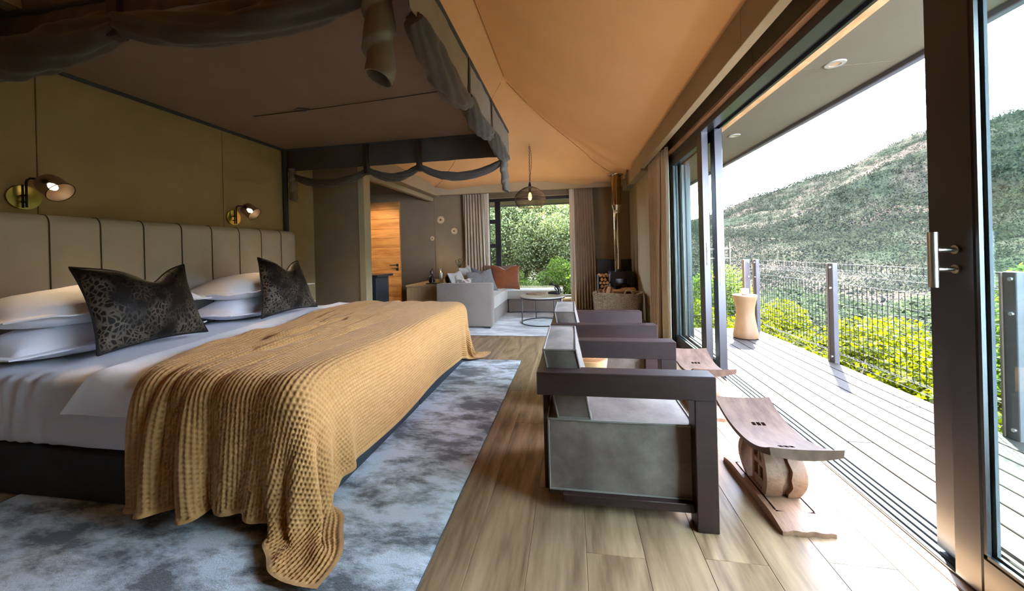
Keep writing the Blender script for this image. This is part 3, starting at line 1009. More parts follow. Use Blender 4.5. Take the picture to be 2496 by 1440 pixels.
# ---- animal-print cushions
def print_mat(name, scale=30):
    m = bpy.data.materials.new(name)
    m.use_nodes = True
    N, L = m.node_tree.nodes, m.node_tree.links
    b = N['Principled BSDF']
    b.inputs['Roughness'].default_value = 0.55
    b.inputs['Specular IOR Level'].default_value = 0.25
    b.inputs['Sheen Weight'].default_value = 0.12
    b.inputs['Sheen Roughness'].default_value = 0.35
    tc = N.new('ShaderNodeTexCoord')
    nz = N.new('ShaderNodeTexNoise'); nz.inputs['Scale'].default_value = 7; nz.inputs['Detail'].default_value = 2
    L.new(tc.outputs['Object'], nz.inputs['Vector'])
    mp = N.new('ShaderNodeMapping'); mp.inputs['Scale'].default_value = (1, 1.2, 0.72)
    ad = N.new('ShaderNodeVectorMath'); ad.operation = 'MULTIPLY_ADD'
    L.new(nz.outputs['Color'], ad.inputs[0]); ad.inputs[1].default_value = (0.10, 0.10, 0.10)
    L.new(tc.outputs['Object'], ad.inputs[2])
    L.new(ad.outputs[0], mp.inputs['Vector'])
    vo = N.new('ShaderNodeTexVoronoi'); vo.feature = 'DISTANCE_TO_EDGE'; vo.inputs['Scale'].default_value = scale
    L.new(mp.outputs[0], vo.inputs['Vector'])
    rp = N.new('ShaderNodeValToRGB')
    rp.color_ramp.elements[0].position = 0.05; rp.color_ramp.elements[1].position = 0.20
    rp.color_ramp.elements[0].color = (*lin('685e50'), 1); rp.color_ramp.elements[1].color = (*lin('0e0b0a'), 1)
    L.new(vo.outputs['Distance'], rp.inputs['Fac'])
    n2 = N.new('ShaderNodeTexNoise'); n2.inputs['Scale'].default_value = 5.5; n2.inputs['Detail'].default_value = 5
    L.new(tc.outputs['Object'], n2.inputs['Vector'])
    r2 = N.new('ShaderNodeValToRGB'); r2.color_ramp.elements[0].position = 0.43; r2.color_ramp.elements[1].position = 0.62
    L.new(n2.outputs['Fac'], r2.inputs['Fac'])
    mx = N.new('ShaderNodeMix'); mx.data_type = 'RGBA'
    L.new(r2.outputs['Color'], mx.inputs[0]); mx.inputs[6].default_value = (*lin('14100d'), 1); L.new(rp.outputs['Color'], mx.inputs[7])
    L.new(mx.outputs[2], b.inputs['Base Color'])
    bp = N.new('ShaderNodeBump'); bp.inputs['Strength'].default_value = 0.4; bp.inputs['Distance'].default_value = 0.004
    L.new(vo.outputs['Distance'], bp.inputs['Height']); L.new(bp.outputs[0], b.inputs['Normal'])
    return m
m_print = print_mat('leopard_velvet', 42)
m_print_back = M('black_cushion_backing', '17171b', 0.8)


def cushion(corners, thick, chop=0.10, seed=0, pinch=0.07, wrinkle=0.01, cx=0.0, n=44):
    """corners BL, BR, TR, TL in world space; returns front grid, back grid, rim points"""
    BL_, BR_, TR_, TL_ = [np.array(c, float) for c in corners]
    s = np.linspace(0, 1, n)[:, None, None]; t = np.linspace(0, 1, n)[None, :, None]
    S, T = np.broadcast_arrays(s[..., 0] * 2 - 1, t[..., 0] * 2 - 1)
    s2 = 0.5 + 0.5 * S * (1 - pinch * (1 - T ** 2)); t2 = 0.5 + 0.5 * T * (1 - pinch * (1 - S ** 2))
    # karate chop in the middle of the top edge
    t2 = t2 - chop * np.exp(-(np.abs(S - cx) / 0.34) ** 1.5) * np.clip(T, 0, 1) ** 2
    s2, t2 = s2[..., None], t2[..., None]
    P = BL_ * (1 - s2) * (1 - t2) + BR_ * s2 * (1 - t2) + TR_ * s2 * t2 + TL_ * (1 - s2) * t2
    eu = (BR_ - BL_); ev = (TL_ - BL_)
    nrm = np.cross(eu, ev); nrm /= np.linalg.norm(nrm)
    h = (np.clip(1 - np.abs(S) ** 2.2, 0, 1) * np.clip(1 - np.abs(T) ** 2.2, 0, 1)) ** 0.55
    h = h * (1 - 0.35 * np.exp(-(S / 0.22) ** 2) * np.clip(T, 0, 1))
    nz = fbm(np.stack([S * 2.2, T * 2.2, 0 * S + seed], -1).reshape(-1, 3), 3, seed).reshape(S.shape)
    off = (thick / 2 * h + wrinkle * nz * (0.3 + h))[..., None]
    F_ = P + nrm * off
    Bk = P - nrm * (thick / 2 * h)[..., None]
    rim = np.concatenate([P[:, 0], P[-1, 1:], P[-2::-1, -1], P[0, -2::-1]])
    return F_, Bk, rim, nrm


def add_cushion(name, corners, thick, mf, mb, label, cat='cushion', group=None, pipe=None, **kw):
    F_, Bk, rim, nrm = cushion(corners, thick, **kw)
    c = np.mean(np.array(corners), 0); c[2] = min(np.array(corners)[:, 2])
    root = thing(name, label, cat, tuple(c), group=group)
    g = G(); g.grid(F_); g.out('front', mf, root, smooth=70)
    g = G(); g.grid(Bk, True); g.out('back', mb, root, smooth=70)
    if pipe:
        G().tube(rim, 0.006, 6, cap=False).out('piping', pipe, root)
    return root
add_cushion('print_cushion', ((-2.565, 1.57, 0.645), (-2.585, 2.19, 0.64), (-2.72, 2.145, 1.125), (-2.71, 1.55, 1.13)), 0.19, m_print, m_print_back,
            'big black and grey leopard-print velvet cushion, chopped top, nearest the camera', 'cushion', 'leopard-print bed cushions', m_print_back, chop=0.20, seed=3, cx=0.22, pinch=0.10)
add_cushion('print_cushion', ((-2.60, 2.66, 0.645), (-2.62, 3.36, 0.64), (-2.76, 3.27, 1.12), (-2.76, 2.80, 1.16)), 0.19, m_print, m_print_back,
            'leopard-print velvet cushion at the far side of the bed, under the far wall lamp', 'cushion', 'leopard-print bed cushions', m_print_back, chop=0.19, seed=8, cx=0.15, pinch=0.10)

# ================================================================== CANOPY
m_can_roof = M('brown_canopy_lining', '84705f', 0.9, col2='8b7765', scale=2)
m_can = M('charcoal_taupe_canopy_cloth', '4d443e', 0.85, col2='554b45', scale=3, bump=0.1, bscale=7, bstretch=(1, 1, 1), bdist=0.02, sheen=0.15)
m_can_leather = M('grey_leatherette_roll', '736b5f', 0.45, col2='7b7367', scale=5, bump=0.2, bscale=30, bdist=0.004)
m_strap = M('dark_brown_leather_strap', '3a2a20', 0.6)
m_rail = M('grey_fabric_wrapped_rail', '3f4044', 0.8)
CX0, CX1, CY0, CY1, CZ = -3.335, -0.65, 1.42, 3.79, 2.43
can = thing('bed_canopy', 'dark taupe fabric bed canopy with rolled swagged side curtains above the bed', 'bed canopy', ((CX0 + CX1) / 2, (CY0 + CY1) / 2, CZ))
u = np.linspace(0, 1, 40)
X, Y = np.meshgrid(CX0 + (CX1 - CX0) * u, CY0 + (CY1 - CY0) * u, indexing='ij')
sg = np.sin(PI * u)[:, None] * np.sin(PI * u)[None, :]
Z = CZ - 0.015 * sg + 0.004 * fbm(np.stack([X * 2, Y * 2, 0 * X], -1).reshape(-1, 3), 2, 31).reshape(X.shape)
g = G(); g.slab(np.stack([X, Y, Z], -1), 0.006); g.out('roof_lining', m_can_roof, can, smooth=60)
G().tube([(x, 2.78 - 0.10 * (x + 2.7) / 1.7, CZ - 0.012 - 0.015 * math.sin(PI * (x - CX0) / (CX1 - CX0))) for x in np.linspace(-2.75, -0.70, 30)], 0.0035, 5).out('lining_seam', m_strap, can)
G().prism([(-2.33, 2.76), (-2.25, 2.71), (-2.17, 2.75), (-2.25, 2.80)], CZ - 0.022, CZ - 0.018).out('lining_patch', m_can, can, smooth=0)
for a, b in (((CX0, CY0, CZ), (CX0, CY1, CZ)), ((CX1, CY0, CZ), (CX1, CY1, CZ)), ((CX0, CY0, CZ), (CX1, CY0, CZ)), ((CX0, CY1, CZ), (CX1, CY1, CZ))):
    d = np.array(b) - np.array(a)
    G().tube([np.array(a), np.array(b)], 0.022, 10).out('top_rail', m_rail, can)
G().tube([(CX0 + 0.01, CY1 - 0.01, 1.35), (CX0 + 0.01, CY1 - 0.01, CZ)], 0.028, 12).out('post', m_rail, can, 'fabric-wrapped post on the wall')


def valance(a, b, drop, n, seed):
    a, b = np.array(a, float), np.array(b, float)
    t = np.linspace(0, 1, n); z = np.linspace(0, 1, 14)
    d = b - a; L = np.linalg.norm(d); d /= L
    nn = np.array([-d[1], d[0], 0])
    P = np.zeros((n, 14, 3))
    w = 0.012 * fbm(np.stack([t * L * 9, 0 * t, 0 * t + seed], 1), 3, seed)
    for j, zz in enumerate(z):
        lean = fbm(np.stack([t * L * 9 + zz * 2.2, 0 * t + zz * .6, 0 * t + seed], 1), 3, seed)
        P[:, j] = a + d * (t * L)[:, None] + nn * (0.014 * lean * (0.3 + zz))[:, None]
        P[:, j, 2] -= drop * zz
    g = G(); g.slab(P, 0.004)
    return g
e = 0.012
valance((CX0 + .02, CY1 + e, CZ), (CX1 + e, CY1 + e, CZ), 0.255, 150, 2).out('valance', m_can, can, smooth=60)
valance((CX1 + e, CY0 - e, CZ), (CX1 + e, CY1 + e, CZ), 0.255, 150, 5).out('valance', M('door_lit_valance_cloth', '8a7d6f', 0.85, col2='93867a', scale=3, bump=0.1, bscale=7, bdist=0.02), can, 'outer valance with door light in its colour', smooth=60)  # same cloth as the canopy, light from the doors put into its colour
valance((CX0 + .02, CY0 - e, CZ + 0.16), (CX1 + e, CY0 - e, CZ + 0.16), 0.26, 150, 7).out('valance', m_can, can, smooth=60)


def swag(a, b, sag, r, seed, n=60, m=40):
    """rolled-up curtain hanging in a loop, gathered at both ties"""
    P = arc(a, b, sag, n)
    T = np.gradient(P, axis=0); T /= np.linalg.norm(T, axis=1)[:, None]
    A = np.cross(T, [0, 0, 1.0]); A /= np.linalg.norm(A, axis=1)[:, None]
    Bv = np.cross(T, A)
    t = np.linspace(0, 1, n)
    R = r * (0.55 + 0.45 * np.clip(np.sin(PI * t), 0, 1) ** 0.5)
    th = np.linspace(0, 2 * PI, m, endpoint=False)
    tw = t[:, None] * 1.8 + seed
    fold = 1 + 0.13 * np.sin(3 * (th[None] + tw)) + 0.08 * np.sin(7 * (th[None] - 1.6 * tw)) - 0.10 * np.exp(-(np.sin(th[None] + 2.2 * tw) / 0.22) ** 2)
    q = np.stack([t[:, None] * 7 + 0 * th[None], np.cos(th)[None] * 1.4 + 0 * t[:, None], np.sin(th)[None] * 1.4 + seed + 0 * t[:, None]], -1)
    fold += 0.22 * fbm(q.reshape(-1, 3), 3, seed).reshape(n, m)
    V = P[:, None] + (R[:, None] * fold)[..., None] * (np.cos(th)[None, :, None] * A[:, None] + np.sin(th)[None, :, None] * Bv[:, None])
    g = G(); g.grid(V, wrap=True)
    g.add(V[0], [tuple(range(m))]); g.add(V[-1], [tuple(range(m))])
    return g


def strap(p, top):
    g = G(); p = np.array(p); g.box(p[0] - 0.014, p[0] + 0.014, p[1] - 0.014, p[1] + 0.014, p[2] - 0.03, top)
    return g
zb_ = CZ - 0.27
# far side
yf = CY1 + 0.012
fx = [-3.25, -2.275, -1.643, -0.70]
for i, (a, b) in enumerate(zip(fx[:-1], fx[1:])):
    swag((a, yf, zb_ - 0.03), (b, yf, zb_ - 0.03), (0.13, 0.10, 0.14)[i], 0.045, i + 1).out('rolled_curtain', m_can, can, smooth=60)
for x in fx[1:3]:
    G().box(x - 0.022, x + 0.022, yf - 0.055, yf + 0.02, zb_ - 0.085, CZ - 0.01, 0.004).out('strap', m_strap, can)
# foot side
xf = CX1 + 0.0
fy = [1.47, 2.29, 2.96, 3.72]
for i, (a, b) in enumerate(zip(fy[:-1], fy[1:])):
    swag((xf, a, zb_ + 0.01), (xf, b, zb_ - 0.02), (0.070, 0.055, 0.05)[i], (0.072, 0.060, 0.060)[i], i + 11).out('rolled_curtain', m_can, can, smooth=60)
for y in fy[1:3]:
    g = G(); g.box(xf - 0.06, xf + 0.022, y - 0.016, y + 0.016, zb_ - 0.055, zb_ - 0.045); g.box(xf + 0.016, xf + 0.022, y - 0.016, y + 0.016, zb_ - 0.05, CZ - 0.005)
    g.out('strap', m_strap, can)
# near side
yn = CY0 - 0.01
nx = [-3.30, -2.12, -0.72]
for i, (a, b) in enumerate(zip(nx[:-1], nx[1:])):
    swag((a, yn, zb_ + (0.10, 0.135)[i]), (b, yn, zb_ + (0.135, 0.20)[i]), (0.075, 0.115)[i], (0.085, 0.078)[i], i + 21, 60).out('rolled_curtain', m_can, can, smooth=60)
G().box(-2.15, -2.09, yn - 0.035, yn + 0.02, zb_ + 0.06, CZ + 0.10, 0.004).out('strap', m_strap, can)


def hang_roll(c, z0, z1, r, turns, tilt, seed):
    """spirally rolled curtain end: layered cone-like tube with an open mouth"""
    g = G()
    n, m = 80, 40
    t = np.linspace(0, 1, n); th = np.linspace(0, 2 * PI, m, endpoint=False)
    tt, hh = np.meshgrid(t, th, indexing='ij')
    saw = ((tt * turns + hh / (2 * PI)) % 1.0)
    saw = np.where(saw < 0.80, saw / 0.80, (1 - saw) / 0.20)
    R = r * (0.78 + 0.30 * saw) * (1 - 0.10 * np.abs(tt - 0.5))
    q = np.stack([tt * 4, np.cos(hh) * 1.2, np.sin(hh) * 1.2 + seed], -1).reshape(-1, 3)
    R = R * (1 + 0.12 * fbm(q, 3, seed).reshape(R.shape))
    V = np.stack([c[0] + tilt[0] * tt + R * np.cos(hh), c[1] + tilt[1] * tt + R * np.sin(hh), z1 + (z0 - z1) * tt - 0.35 * r * np.cos(hh - 0.6) * (tt > 0.93)], -1)
    g.grid(V, wrap=True)
    W = V[-1:] * 1.0
    ctr = V[-1].mean(0)
    rows = [V[-1], ctr + (V[-1] - ctr) * 0.86 + np.array([0, 0, 0.003]), ctr + (V[-1] - ctr) * 0.80 + np.array([0, 0, 0.05]), ctr + (V[-1] - ctr) * 0.7 + np.array([0, 0, 0.12])]
    g.grid(np.stack(rows, 0), wrap=True)
    g.add(rows[-1], [tuple(range(m))]); g.add(V[0], [tuple(range(m))])
    return g
hang_roll((-0.80, 1.46, 0), 1.93, 2.42, 0.070, 3.0, (-0.02, 0.03), 2).out('rolled_curtain_end', m_can_leather, can, smooth=35)
hang_roll((-0.70, 3.79, 0), 1.80, 2.17, 0.046, 3.0, (0.025, 0.0), 5).out('rolled_curtain_end', m_can_leather, can, smooth=35)
hang_roll((-3.235, 3.79, 0), 1.82, 2.20, 0.045, 3.0, (0.01, 0.0), 9).out('rolled_curtain_end', m_can_leather, can, smooth=35)

# ================================================================== WALL LAMPS
m_mesh = M('bronze_wire_mesh_shade', '5a4532', 0.5, 0.3, alpha=0.84)
m_bulb = M('glowing_bulb', 'fff0d8', 0.4, emit='ffe6c0', estr=3.5)
m_darkmetal = M('black_lamp_metal', '141313', 0.4, 0.3)


def wall_lamp(y, z, label):
    L_ = thing('wall_lamp', label, 'wall lamp', (-3.35, y, z - 0.075), group='brass wall lamps over the headboard')
    g = G(); g.tube([(-3.35, y, z), (-3.334, y, z)], 0.074, 40); g.out('back_plate', m_brass, L_)
    g = G()
    g.tube([(-3.305, y - 0.022, z - 0.068), (-3.305, y - 0.022, z + 0.072)], 0.0055, 8)
    g.tube([(-3.334, y - 0.011, z + 0.01), (-3.30, y - 0.011, z + 0.01)], 0.006, 8)
    g.tube([(-3.334, y - 0.011, z - 0.03), (-3.30, y - 0.011, z - 0.03)], 0.006, 8)
    g.tube([(-3.295, y - 0.012, z - 0.065), (-3.295, y - 0.012, z + 0.085), (-3.292, y - 0.009, z + 0.103), (-3.285, y, z + 0.115), (-3.27, y + 0.06, z + 0.118)], 0.006, 8)
    g.out('arm', m_darkmetal, L_)
    # shade: cup tilted down and out into the room
    c = np.array([-3.255, y + 0.045, z + 0.108]); ax = np.array([0.75, 0.14, -0.60]); ax /= np.linalg.norm(ax)
    prof = [(0.012, -0.002), (0.045, 0.0), (0.058, 0.012), (0.064, 0.04), (0.066, 0.09), (0.068, 0.125)]
    g = G()
    pts = np.array([c + ax * p[1] for p in prof])
    g.tube(pts, np.array([p[0] for p in prof]), 32, cap=False)
    g.out('shade', m_mesh, L_, 'bronze mesh shade')
    rp = c + ax * 0.125
    a1 = np.cross(ax, [0, 0, 1]); a1 /= np.linalg.norm(a1); a2 = np.cross(ax, a1)
    G().tube([rp + 0.068 * (math.cos(q) * a1 + math.sin(q) * a2) for q in np.linspace(0, 2 * PI, 33)], 0.0022, 6, cap=False).out('shade_rim', m_darkmetal, L_)
    G().tube([c - ax * 0.004, c + ax * 0.035], 0.014, 12).out('bulb_holder', m_darkmetal, L_)
    bp = [c + ax * q for q in (0.035, 0.05, 0.068, 0.085, 0.094)]
    G().tube(bp, [0.009, 0.017, 0.021, 0.014, 0.004], 14).out('bulb', m_bulb, L_, 'glowing bulb')
    li = bpy.data.lights.new('wall_lamp_light', 'SPOT')
    li.energy = 4.0; li.color = (1.0, 0.72, 0.42); li.shadow_soft_size = 0.03
    li.spot_size = math.radians(120); li.spot_blend = 0.8
    lo = bpy.data.objects.new('wall_lamp_light', li); COL.objects.link(lo)
    lo.location = c + ax * 0.11
    lo.rotation_euler = Vector(-ax).to_track_quat('Z', 'Y').to_euler()
wall_lamp(1.713, 1.567, 'lit brass wall lamp with mesh shade above the near end of the headboard')
wall_lamp(3.12, 1.570, 'lit brass wall lamp with mesh shade above the far end of the headboard')

# ================================================================== RUGS
def rug_mat(name, c1, c2, scale, stretch, fine=140):
    m = M(name, c1, 0.95, col2=c2, scale=scale, stretch=stretch, detail=15, ramp=(0.43, 0.57), bump=0.9, bscale=fine, bstretch=(1, 1, 1), bdist=0.006, warp=0.15)
    [setattr(n_.inputs['Roughness'], 'default_value', 0.72) for n_ in m.node_tree.nodes if n_.type == 'TEX_NOISE']
    m.node_tree.nodes['Principled BSDF'].inputs['Sheen Weight'].default_value = 0.3
    return m
m_rug1 = rug_mat('distressed_blue_grey_rug', '4a4d53', 'c8d0dc', 3.6, (0.7, 1.5, 1))
m_rug2 = rug_mat('faded_silver_rug', '9a9ca2', 'cfd1d3', 2.6, (0.7, 1.6, 1))
m_rugedge = M('rug_bound_edge', '4b4a4a', 0.9)


def rug(x0, x1, y0, y1, mat, label, wob=0.004):
    R = thing('rug', label, 'rug', ((x0 + x1) / 2, (y0 + y1) / 2, 0))
    n = 80
    X, Y = np.meshgrid(np.linspace(x0, x1, n), np.linspace(y0, y1, n), indexing='ij')
    X = X.copy(); Y = Y.copy()
    X[-1] += wob * fbm(np.stack([Y[-1] * 14, 0 * Y[-1], 0 * Y[-1]], 1), 3, 2); Y[:, -1] += wob * fbm(np.stack([X[:, -1] * 14, 0 * Y[:, -1], 0 * Y[:, -1]], 1), 3, 4)
    Z = 0.011 + 0.0012 * fbm(np.stack([X * 30, Y * 30, 0 * X], -1).reshape(-1, 3), 2, 3).reshape(X.shape)
    Z[0] = Z[-1] = 0.006; Z[:, 0] = Z[:, -1] = 0.006
    g = G(); g.grid(np.stack([X, Y, Z], -1)); g.out('pile', mat, R, smooth=80)
    G().box(x0 - 0.004, x1 + 0.004, y0 - 0.004, y1 + 0.004, 0.001, 0.006).out('backing', m_rugedge, R)
rug(-2.75, -0.555, 0.15, 3.775, m_rug1, 'distressed blue-grey and charcoal rug under the bed')
rug(-2.9, 0.55, 4.87, 6.90, m_rug2, 'faded silver-grey rug under the sofa and coffee table')

# ================================================================== ARMCHAIRS
m_chairwood = wood('dark_stained_timber', '351c1b', '1d100f', 0.5, 'X', 3.0, 0.08, 0.12, 0.3)
m_leather = M('grey_brown_suede_leather', '534841', 0.66, col2='756a61', scale=7, detail=12, ramp=(0.33, 0.67), spec=0.3, bump=0.25, bscale=60, bdist=0.003, sheen=0.1)
m_piping = M('grey_cushion_piping', '6d6761', 0.6)


def soft_block(x0, x1, y0, y1, z0, z1, puff=0.012, seed=0, n=18, shear=0.0, bow=0.0):
    """cushion block: a box whose faces belly out and carry slight dents; returns G and its 12 edges as polylines"""
    def f(a, b, c):
        # a,b,c in [-1,1] along x,y,z
        px = (x0 + x1) / 2 + (x1 - x0) / 2 * a
        py = (y0 + y1) / 2 + (y1 - y0) / 2 * b
        pz = (z0 + z1) / 2 + (z1 - z0) / 2 * c
        bx, by, bz = (1 - b * b) * (1 - c * c), (1 - a * a) * (1 - c * c), (1 - a * a) * (1 - b * b)
        px = px + puff * a * bx + shear * (c + 1) / 2
        py = py + puff * b * by
        pz = pz + (puff + bow) * c * bz
        P = np.stack([px, py, pz], -1)
        q = P.reshape(-1, 3) * 9
        w = 0.005 * fbm(q, 3, seed).reshape(a.shape)
        return P + w[..., None] * np.stack([a * bx, b * by, c * bz], -1) * 2
    s = np.linspace(-1, 1, n)
    U, V = np.meshgrid(s, s, indexing='ij')
    one = np.ones_like(U)
    g = G()
    for A, fl in (((one, U, V), 0), ((-one, U, V), 1), ((U, one, V), 1), ((U, -one, V), 0), ((U, V, one), 0), ((U, V, -one), 1)):
        g.grid(f(*A), bool(fl))
    edges = {}
    o = np.ones(n)
    for nm, A in (('top_front', (o, s, o)), ('top_back', (-o, s, o)), ('top_near', (s, -o, o)), ('top_far', (s, o, o)),
                  ('bot_near', (s, -o, -o)), ('bot_far', (s, o, -o)), ('v_bn', (-o, -o, s)), ('v_bf', (-o, o, s)), ('v_fn', (o, -o, s)), ('v_ff', (o, o, s)),
                  ('bot_front', (o, s, -o)), ('bot_back', (-o, s, -o))):
        edges[nm] = f(*[np.array(v)[:, None] for v in A])[:, 0]
    return g, edges


def armchair(label):
    R = thing('armchair', label, 'armchair', group='low dark-framed armchairs')
    # local frame: x forward (towards the doors), y across, origin at the rear near corner on the floor
    W, D = 0.645, 0.720
    def bx(name, *a):
        G().box(*a, 0.003).out(name, m_chairwood, R, local=True, smooth=0, own=True)
    for y in (0.0, W - 0.085):
        bx('armrest', 0.0, D, y, y + 0.085, 0.532, 0.630)
        bx('front_leg', D - 0.083, D, y, y + 0.085, 0.0, 0.532)
        yy_ = 0.20 if y < 0.1 else W - 0.26
        bx('rear_leg', 0.008, 0.038, yy_, yy_ + 0.06, 0.0, 0.532)
        bx('side_rail', 0.10, D - 0.083, y + 0.030, y + 0.085, 0.055, 0.092)
    bx('back_rail', 0.0, 0.055, 0.085, W - 0.085, 0.545, 0.625)
    bx('front_rail', D - 0.12, D - 0.083, 0.085, W - 0.085, 0.055, 0.092)
    bx('rear_rail', 0.035, 0.09, 0.085, W - 0.085, 0.055, 0.092)
    g, e = soft_block(0.042, 0.655, 0.062, W - 0.062, 0.093, 0.402, 0.010, 4, bow=0.014)
    s = g.out('seat_cushion', m_leather, R, local=True, smooth=50)
    for k in ('top_near', 'top_far', 'top_front', 'top_back', 'v_bn', 'v_bf', 'v_fn', 'v_ff', 'bot_near', 'bot_far'):
        G().tube(e[k], 0.0055, 6).out('piping', m_piping, s, local=True)
    g, e = soft_block(0.085, 0.228, 0.070, W - 0.070, 0.408, 0.708, 0.012, 9, shear=-0.058)
    g2 = G()
    for V, in [(v,) for v in g.V]: g2.V.append(V)
    g2.F, g2.n = g.F, g.n
    b = g2.out('back_cushion', m_leather, R, local=True, smooth=50)
    for k in ('top_near', 'top_far', 'top_front', 'top_back', 'v_bn', 'v_bf', 'v_fn', 'v_ff', 'bot_near', 'bot_front'):
        G().tube(e[k], 0.0055, 6).out('piping', m_piping, b, local=True)
    return R
ch = armchair('grey leather armchair with dark square timber frame, nearer of the two, facing the doors')
ch.location = (-0.165, 1.552, 0)
copy_tree(ch, (-0.162, 2.566, 0), label='grey leather armchair with dark square timber frame, behind the wooden stump table')

# ================================================================== CARVED STOOLS
m_carved = wood('carved_pale_hardwood', '94725a', '74523c', 0.6, 'Y', 5.0, 0.06, 0.3, 0.35)
m_carved_top = M('worn_stool_seat', '4b3a30', 0.7, col2='624f41', spec=0.15, scale=9, stretch=(2.2, 0.8, 1), detail=8, bump=0.25, bscale=40, bstretch=(2, .4, 1), bdist=0.003)
m_slot = M('dark_slot_hole', '140d0a', 0.95, spec=0.0)


def stool(label):
    R = thing('carved_stool', label, 'stool', group='carved wooden stools by the doors')
    # seat: saddle curved along y
    n, m = 34, 14
    t = np.linspace(-1, 1, n)[:, None]; s = np.linspace(-1, 1, m)[None, :]
    zc = 0.268 + 0.072 * np.abs(t) ** 2.2
    X = 0.130 * s * (1 + 0.04 * t ** 2) + 0 * t
    Y = 0.258 * t + 0 * s
    Zt = zc + 0.006 * s ** 2
    th = 0.024 + 0.008 * np.abs(t) ** 6
    top = np.stack([X, Y, Zt], -1); bot = np.stack([X * 0.97, Y, Zt - th - 0.012 * (1 - s ** 2)], -1)
    g = G(); g.grid(top); g.grid(bot, True)
    for a, b in ((top[0], bot[0]), (bot[-1], top[-1]), (bot[:, 0], top[:, 0]), (top[:, -1], bot[:, -1])):
        g.grid(np.stack([a, b], 0))
    seat = g.out('seat', m_carved_top, R, local=True, smooth=50)
    for yy in (0.095, -0.125):
        tt = yy / 0.258
        z0 = 0.268 + 0.072 * abs(tt) ** 2.2
        for xx in (-0.022, 0.0, 0.022):
            sl = 0.072 * 2.2 * abs(tt) ** 1.2 * math.copysign(1, tt) / 0.258
            g = G(); g.box(xx - 0.0075, xx + 0.0075, yy - 0.011, yy + 0.011, -0.002, 0.0012)
            V = g.V[0]; V[:, 2] += z0 + (V[:, 1] - yy) * sl
            g.out('slot', m_slot, seat, local=True, smooth=0)
    # base board with chamfered ends and shallow carved grooves
    n = 30
    t = np.linspace(-1, 1, n)[:, None]; s = np.linspace(-1, 1, 12)[None, :]
    X = 0.098 * s + 0 * t; Y = 0.262 * t + 0.004 * np.sin(9 * s) * (np.abs(t) > 0.97)
    Z = 0.040 - 0.020 * np.clip((np.abs(t) - 0.62) / 0.38, 0, 1) ** 1.5 - 0.004 * s ** 4
    top = np.stack([X, Y, Z + 0 * s], -1); bot = np.stack([X, Y, 0 * X + 0.0], -1)
    g = G(); g.grid(top); g.grid(bot, True)
    for a, b in ((top[0], bot[0]), (bot[-1], top[-1]), (bot[:, 0], top[:, 0]), (top[:, -1], bot[:, -1])):
        g.grid(np.stack([a, b], 0))
    base = g.out('base_board', m_carved, R, local=True, smooth=50)
    for sx in (-1, 1):
        G().box(sx * 0.074 - 0.002, sx * 0.074 + 0.002, -0.17, 0.17, 0.036, 0.0405).out('groove', m_slot, base, local=True, smooth=0)
    for sy in (-1, 1):
        G().box(-0.075, 0.075, sy * 0.175 - 0.003, sy * 0.175 + 0.003, 0.030, 0.0385).out('groove', m_slot, base, local=True, smooth=0)
    # two bowed brackets like a barrel, split by a zigzag cut, and a pierced core
    zz = np.linspace(0.032, 0.262, 22)
    q = (zz - 0.032) / 0.23
    for sy in (-1, 1):
        out = 0.062 + 0.078 * np.sin(PI * np.clip(q * 0.82 + 0.10, 0, 1)) - 0.012 * q
        for sx in (-1, 1):
            w0 = 0.012 + 0.010 * np.abs(((q * 3.2) % 1.0) - 0.5) * 2
            w1 = 0.070 + 0.012 * np.sin(PI * q)
            P0 = np.stack([np.stack([sx * w0, sy * out, zz], -1), np.stack([sx * (w0 * .5 + w1 * .5), sy * out, zz], -1), np.stack([sx * w1, sy * (out - 0.006), zz], -1)], 1)
            I0 = P0.copy(); I0[..., 1] -= sy * 0.030
            g = G(); g.grid(P0); g.grid(I0, True)
            for a, b in ((P0[0], I0[0]), (I0[-1], P0[-1]), (I0[:, 0], P0[:, 0]), (P0[:, -1], I0[:, -1])):
                g.grid(np.stack([a, b], 0))
            g.out('bowed_bracket', m_carved, R, local=True, smooth=40)
        g = G(); g.grid(np.stack([np.stack([0 * zz - 0.03, sy * (out - 0.018), zz], -1), np.stack([0 * zz + 0.03, sy * (out - 0.018), zz], -1)], 1))
        g.slab(np.stack([np.stack([0 * zz - 0.03, sy * (out - 0.018), zz], -1), np.stack([0 * zz + 0.03, sy * (out - 0.018), zz], -1)], 1), 0.008)
        g.out('bracket_back', m_carved, R, local=True, smooth=40)
    # pierced core panels on both long sides
    for sx in (-1, 1):
        c = G()
        for (y0, y1, z0, z1) in ((-0.060, -0.042, 0.034, 0.262), (0.042, 0.060, 0.034, 0.262), (-0.042, 0.042, 0.215, 0.262), (-0.042, 0.042, 0.034, 0.075), (-0.042, 0.042, 0.130, 0.158), (-0.008, 0.008, 0.075, 0.215)):
            c.box(sx * 0.052, sx * 0.030, y0, y1, z0, z1, 0.004)
        c.out('pierced_core', m_carved, R, local=True, smooth=40)
    G().box(-0.028, 0.028, -0.05, 0.05, 0.034, 0.262).out('core_block', m_carved, R, local=True, smooth=40)
    return R
st = stool('carved wooden stool with curved seat standing nearest the camera beside the door track')
st.location = (0.885, 1.848, 0); st.rotation_euler = (0, 0, 0.03)
copy_tree(st, (0.905, 2.825, 0), 0.02, label='carved wooden stool with curved seat behind the first armchair, by the door leaves')

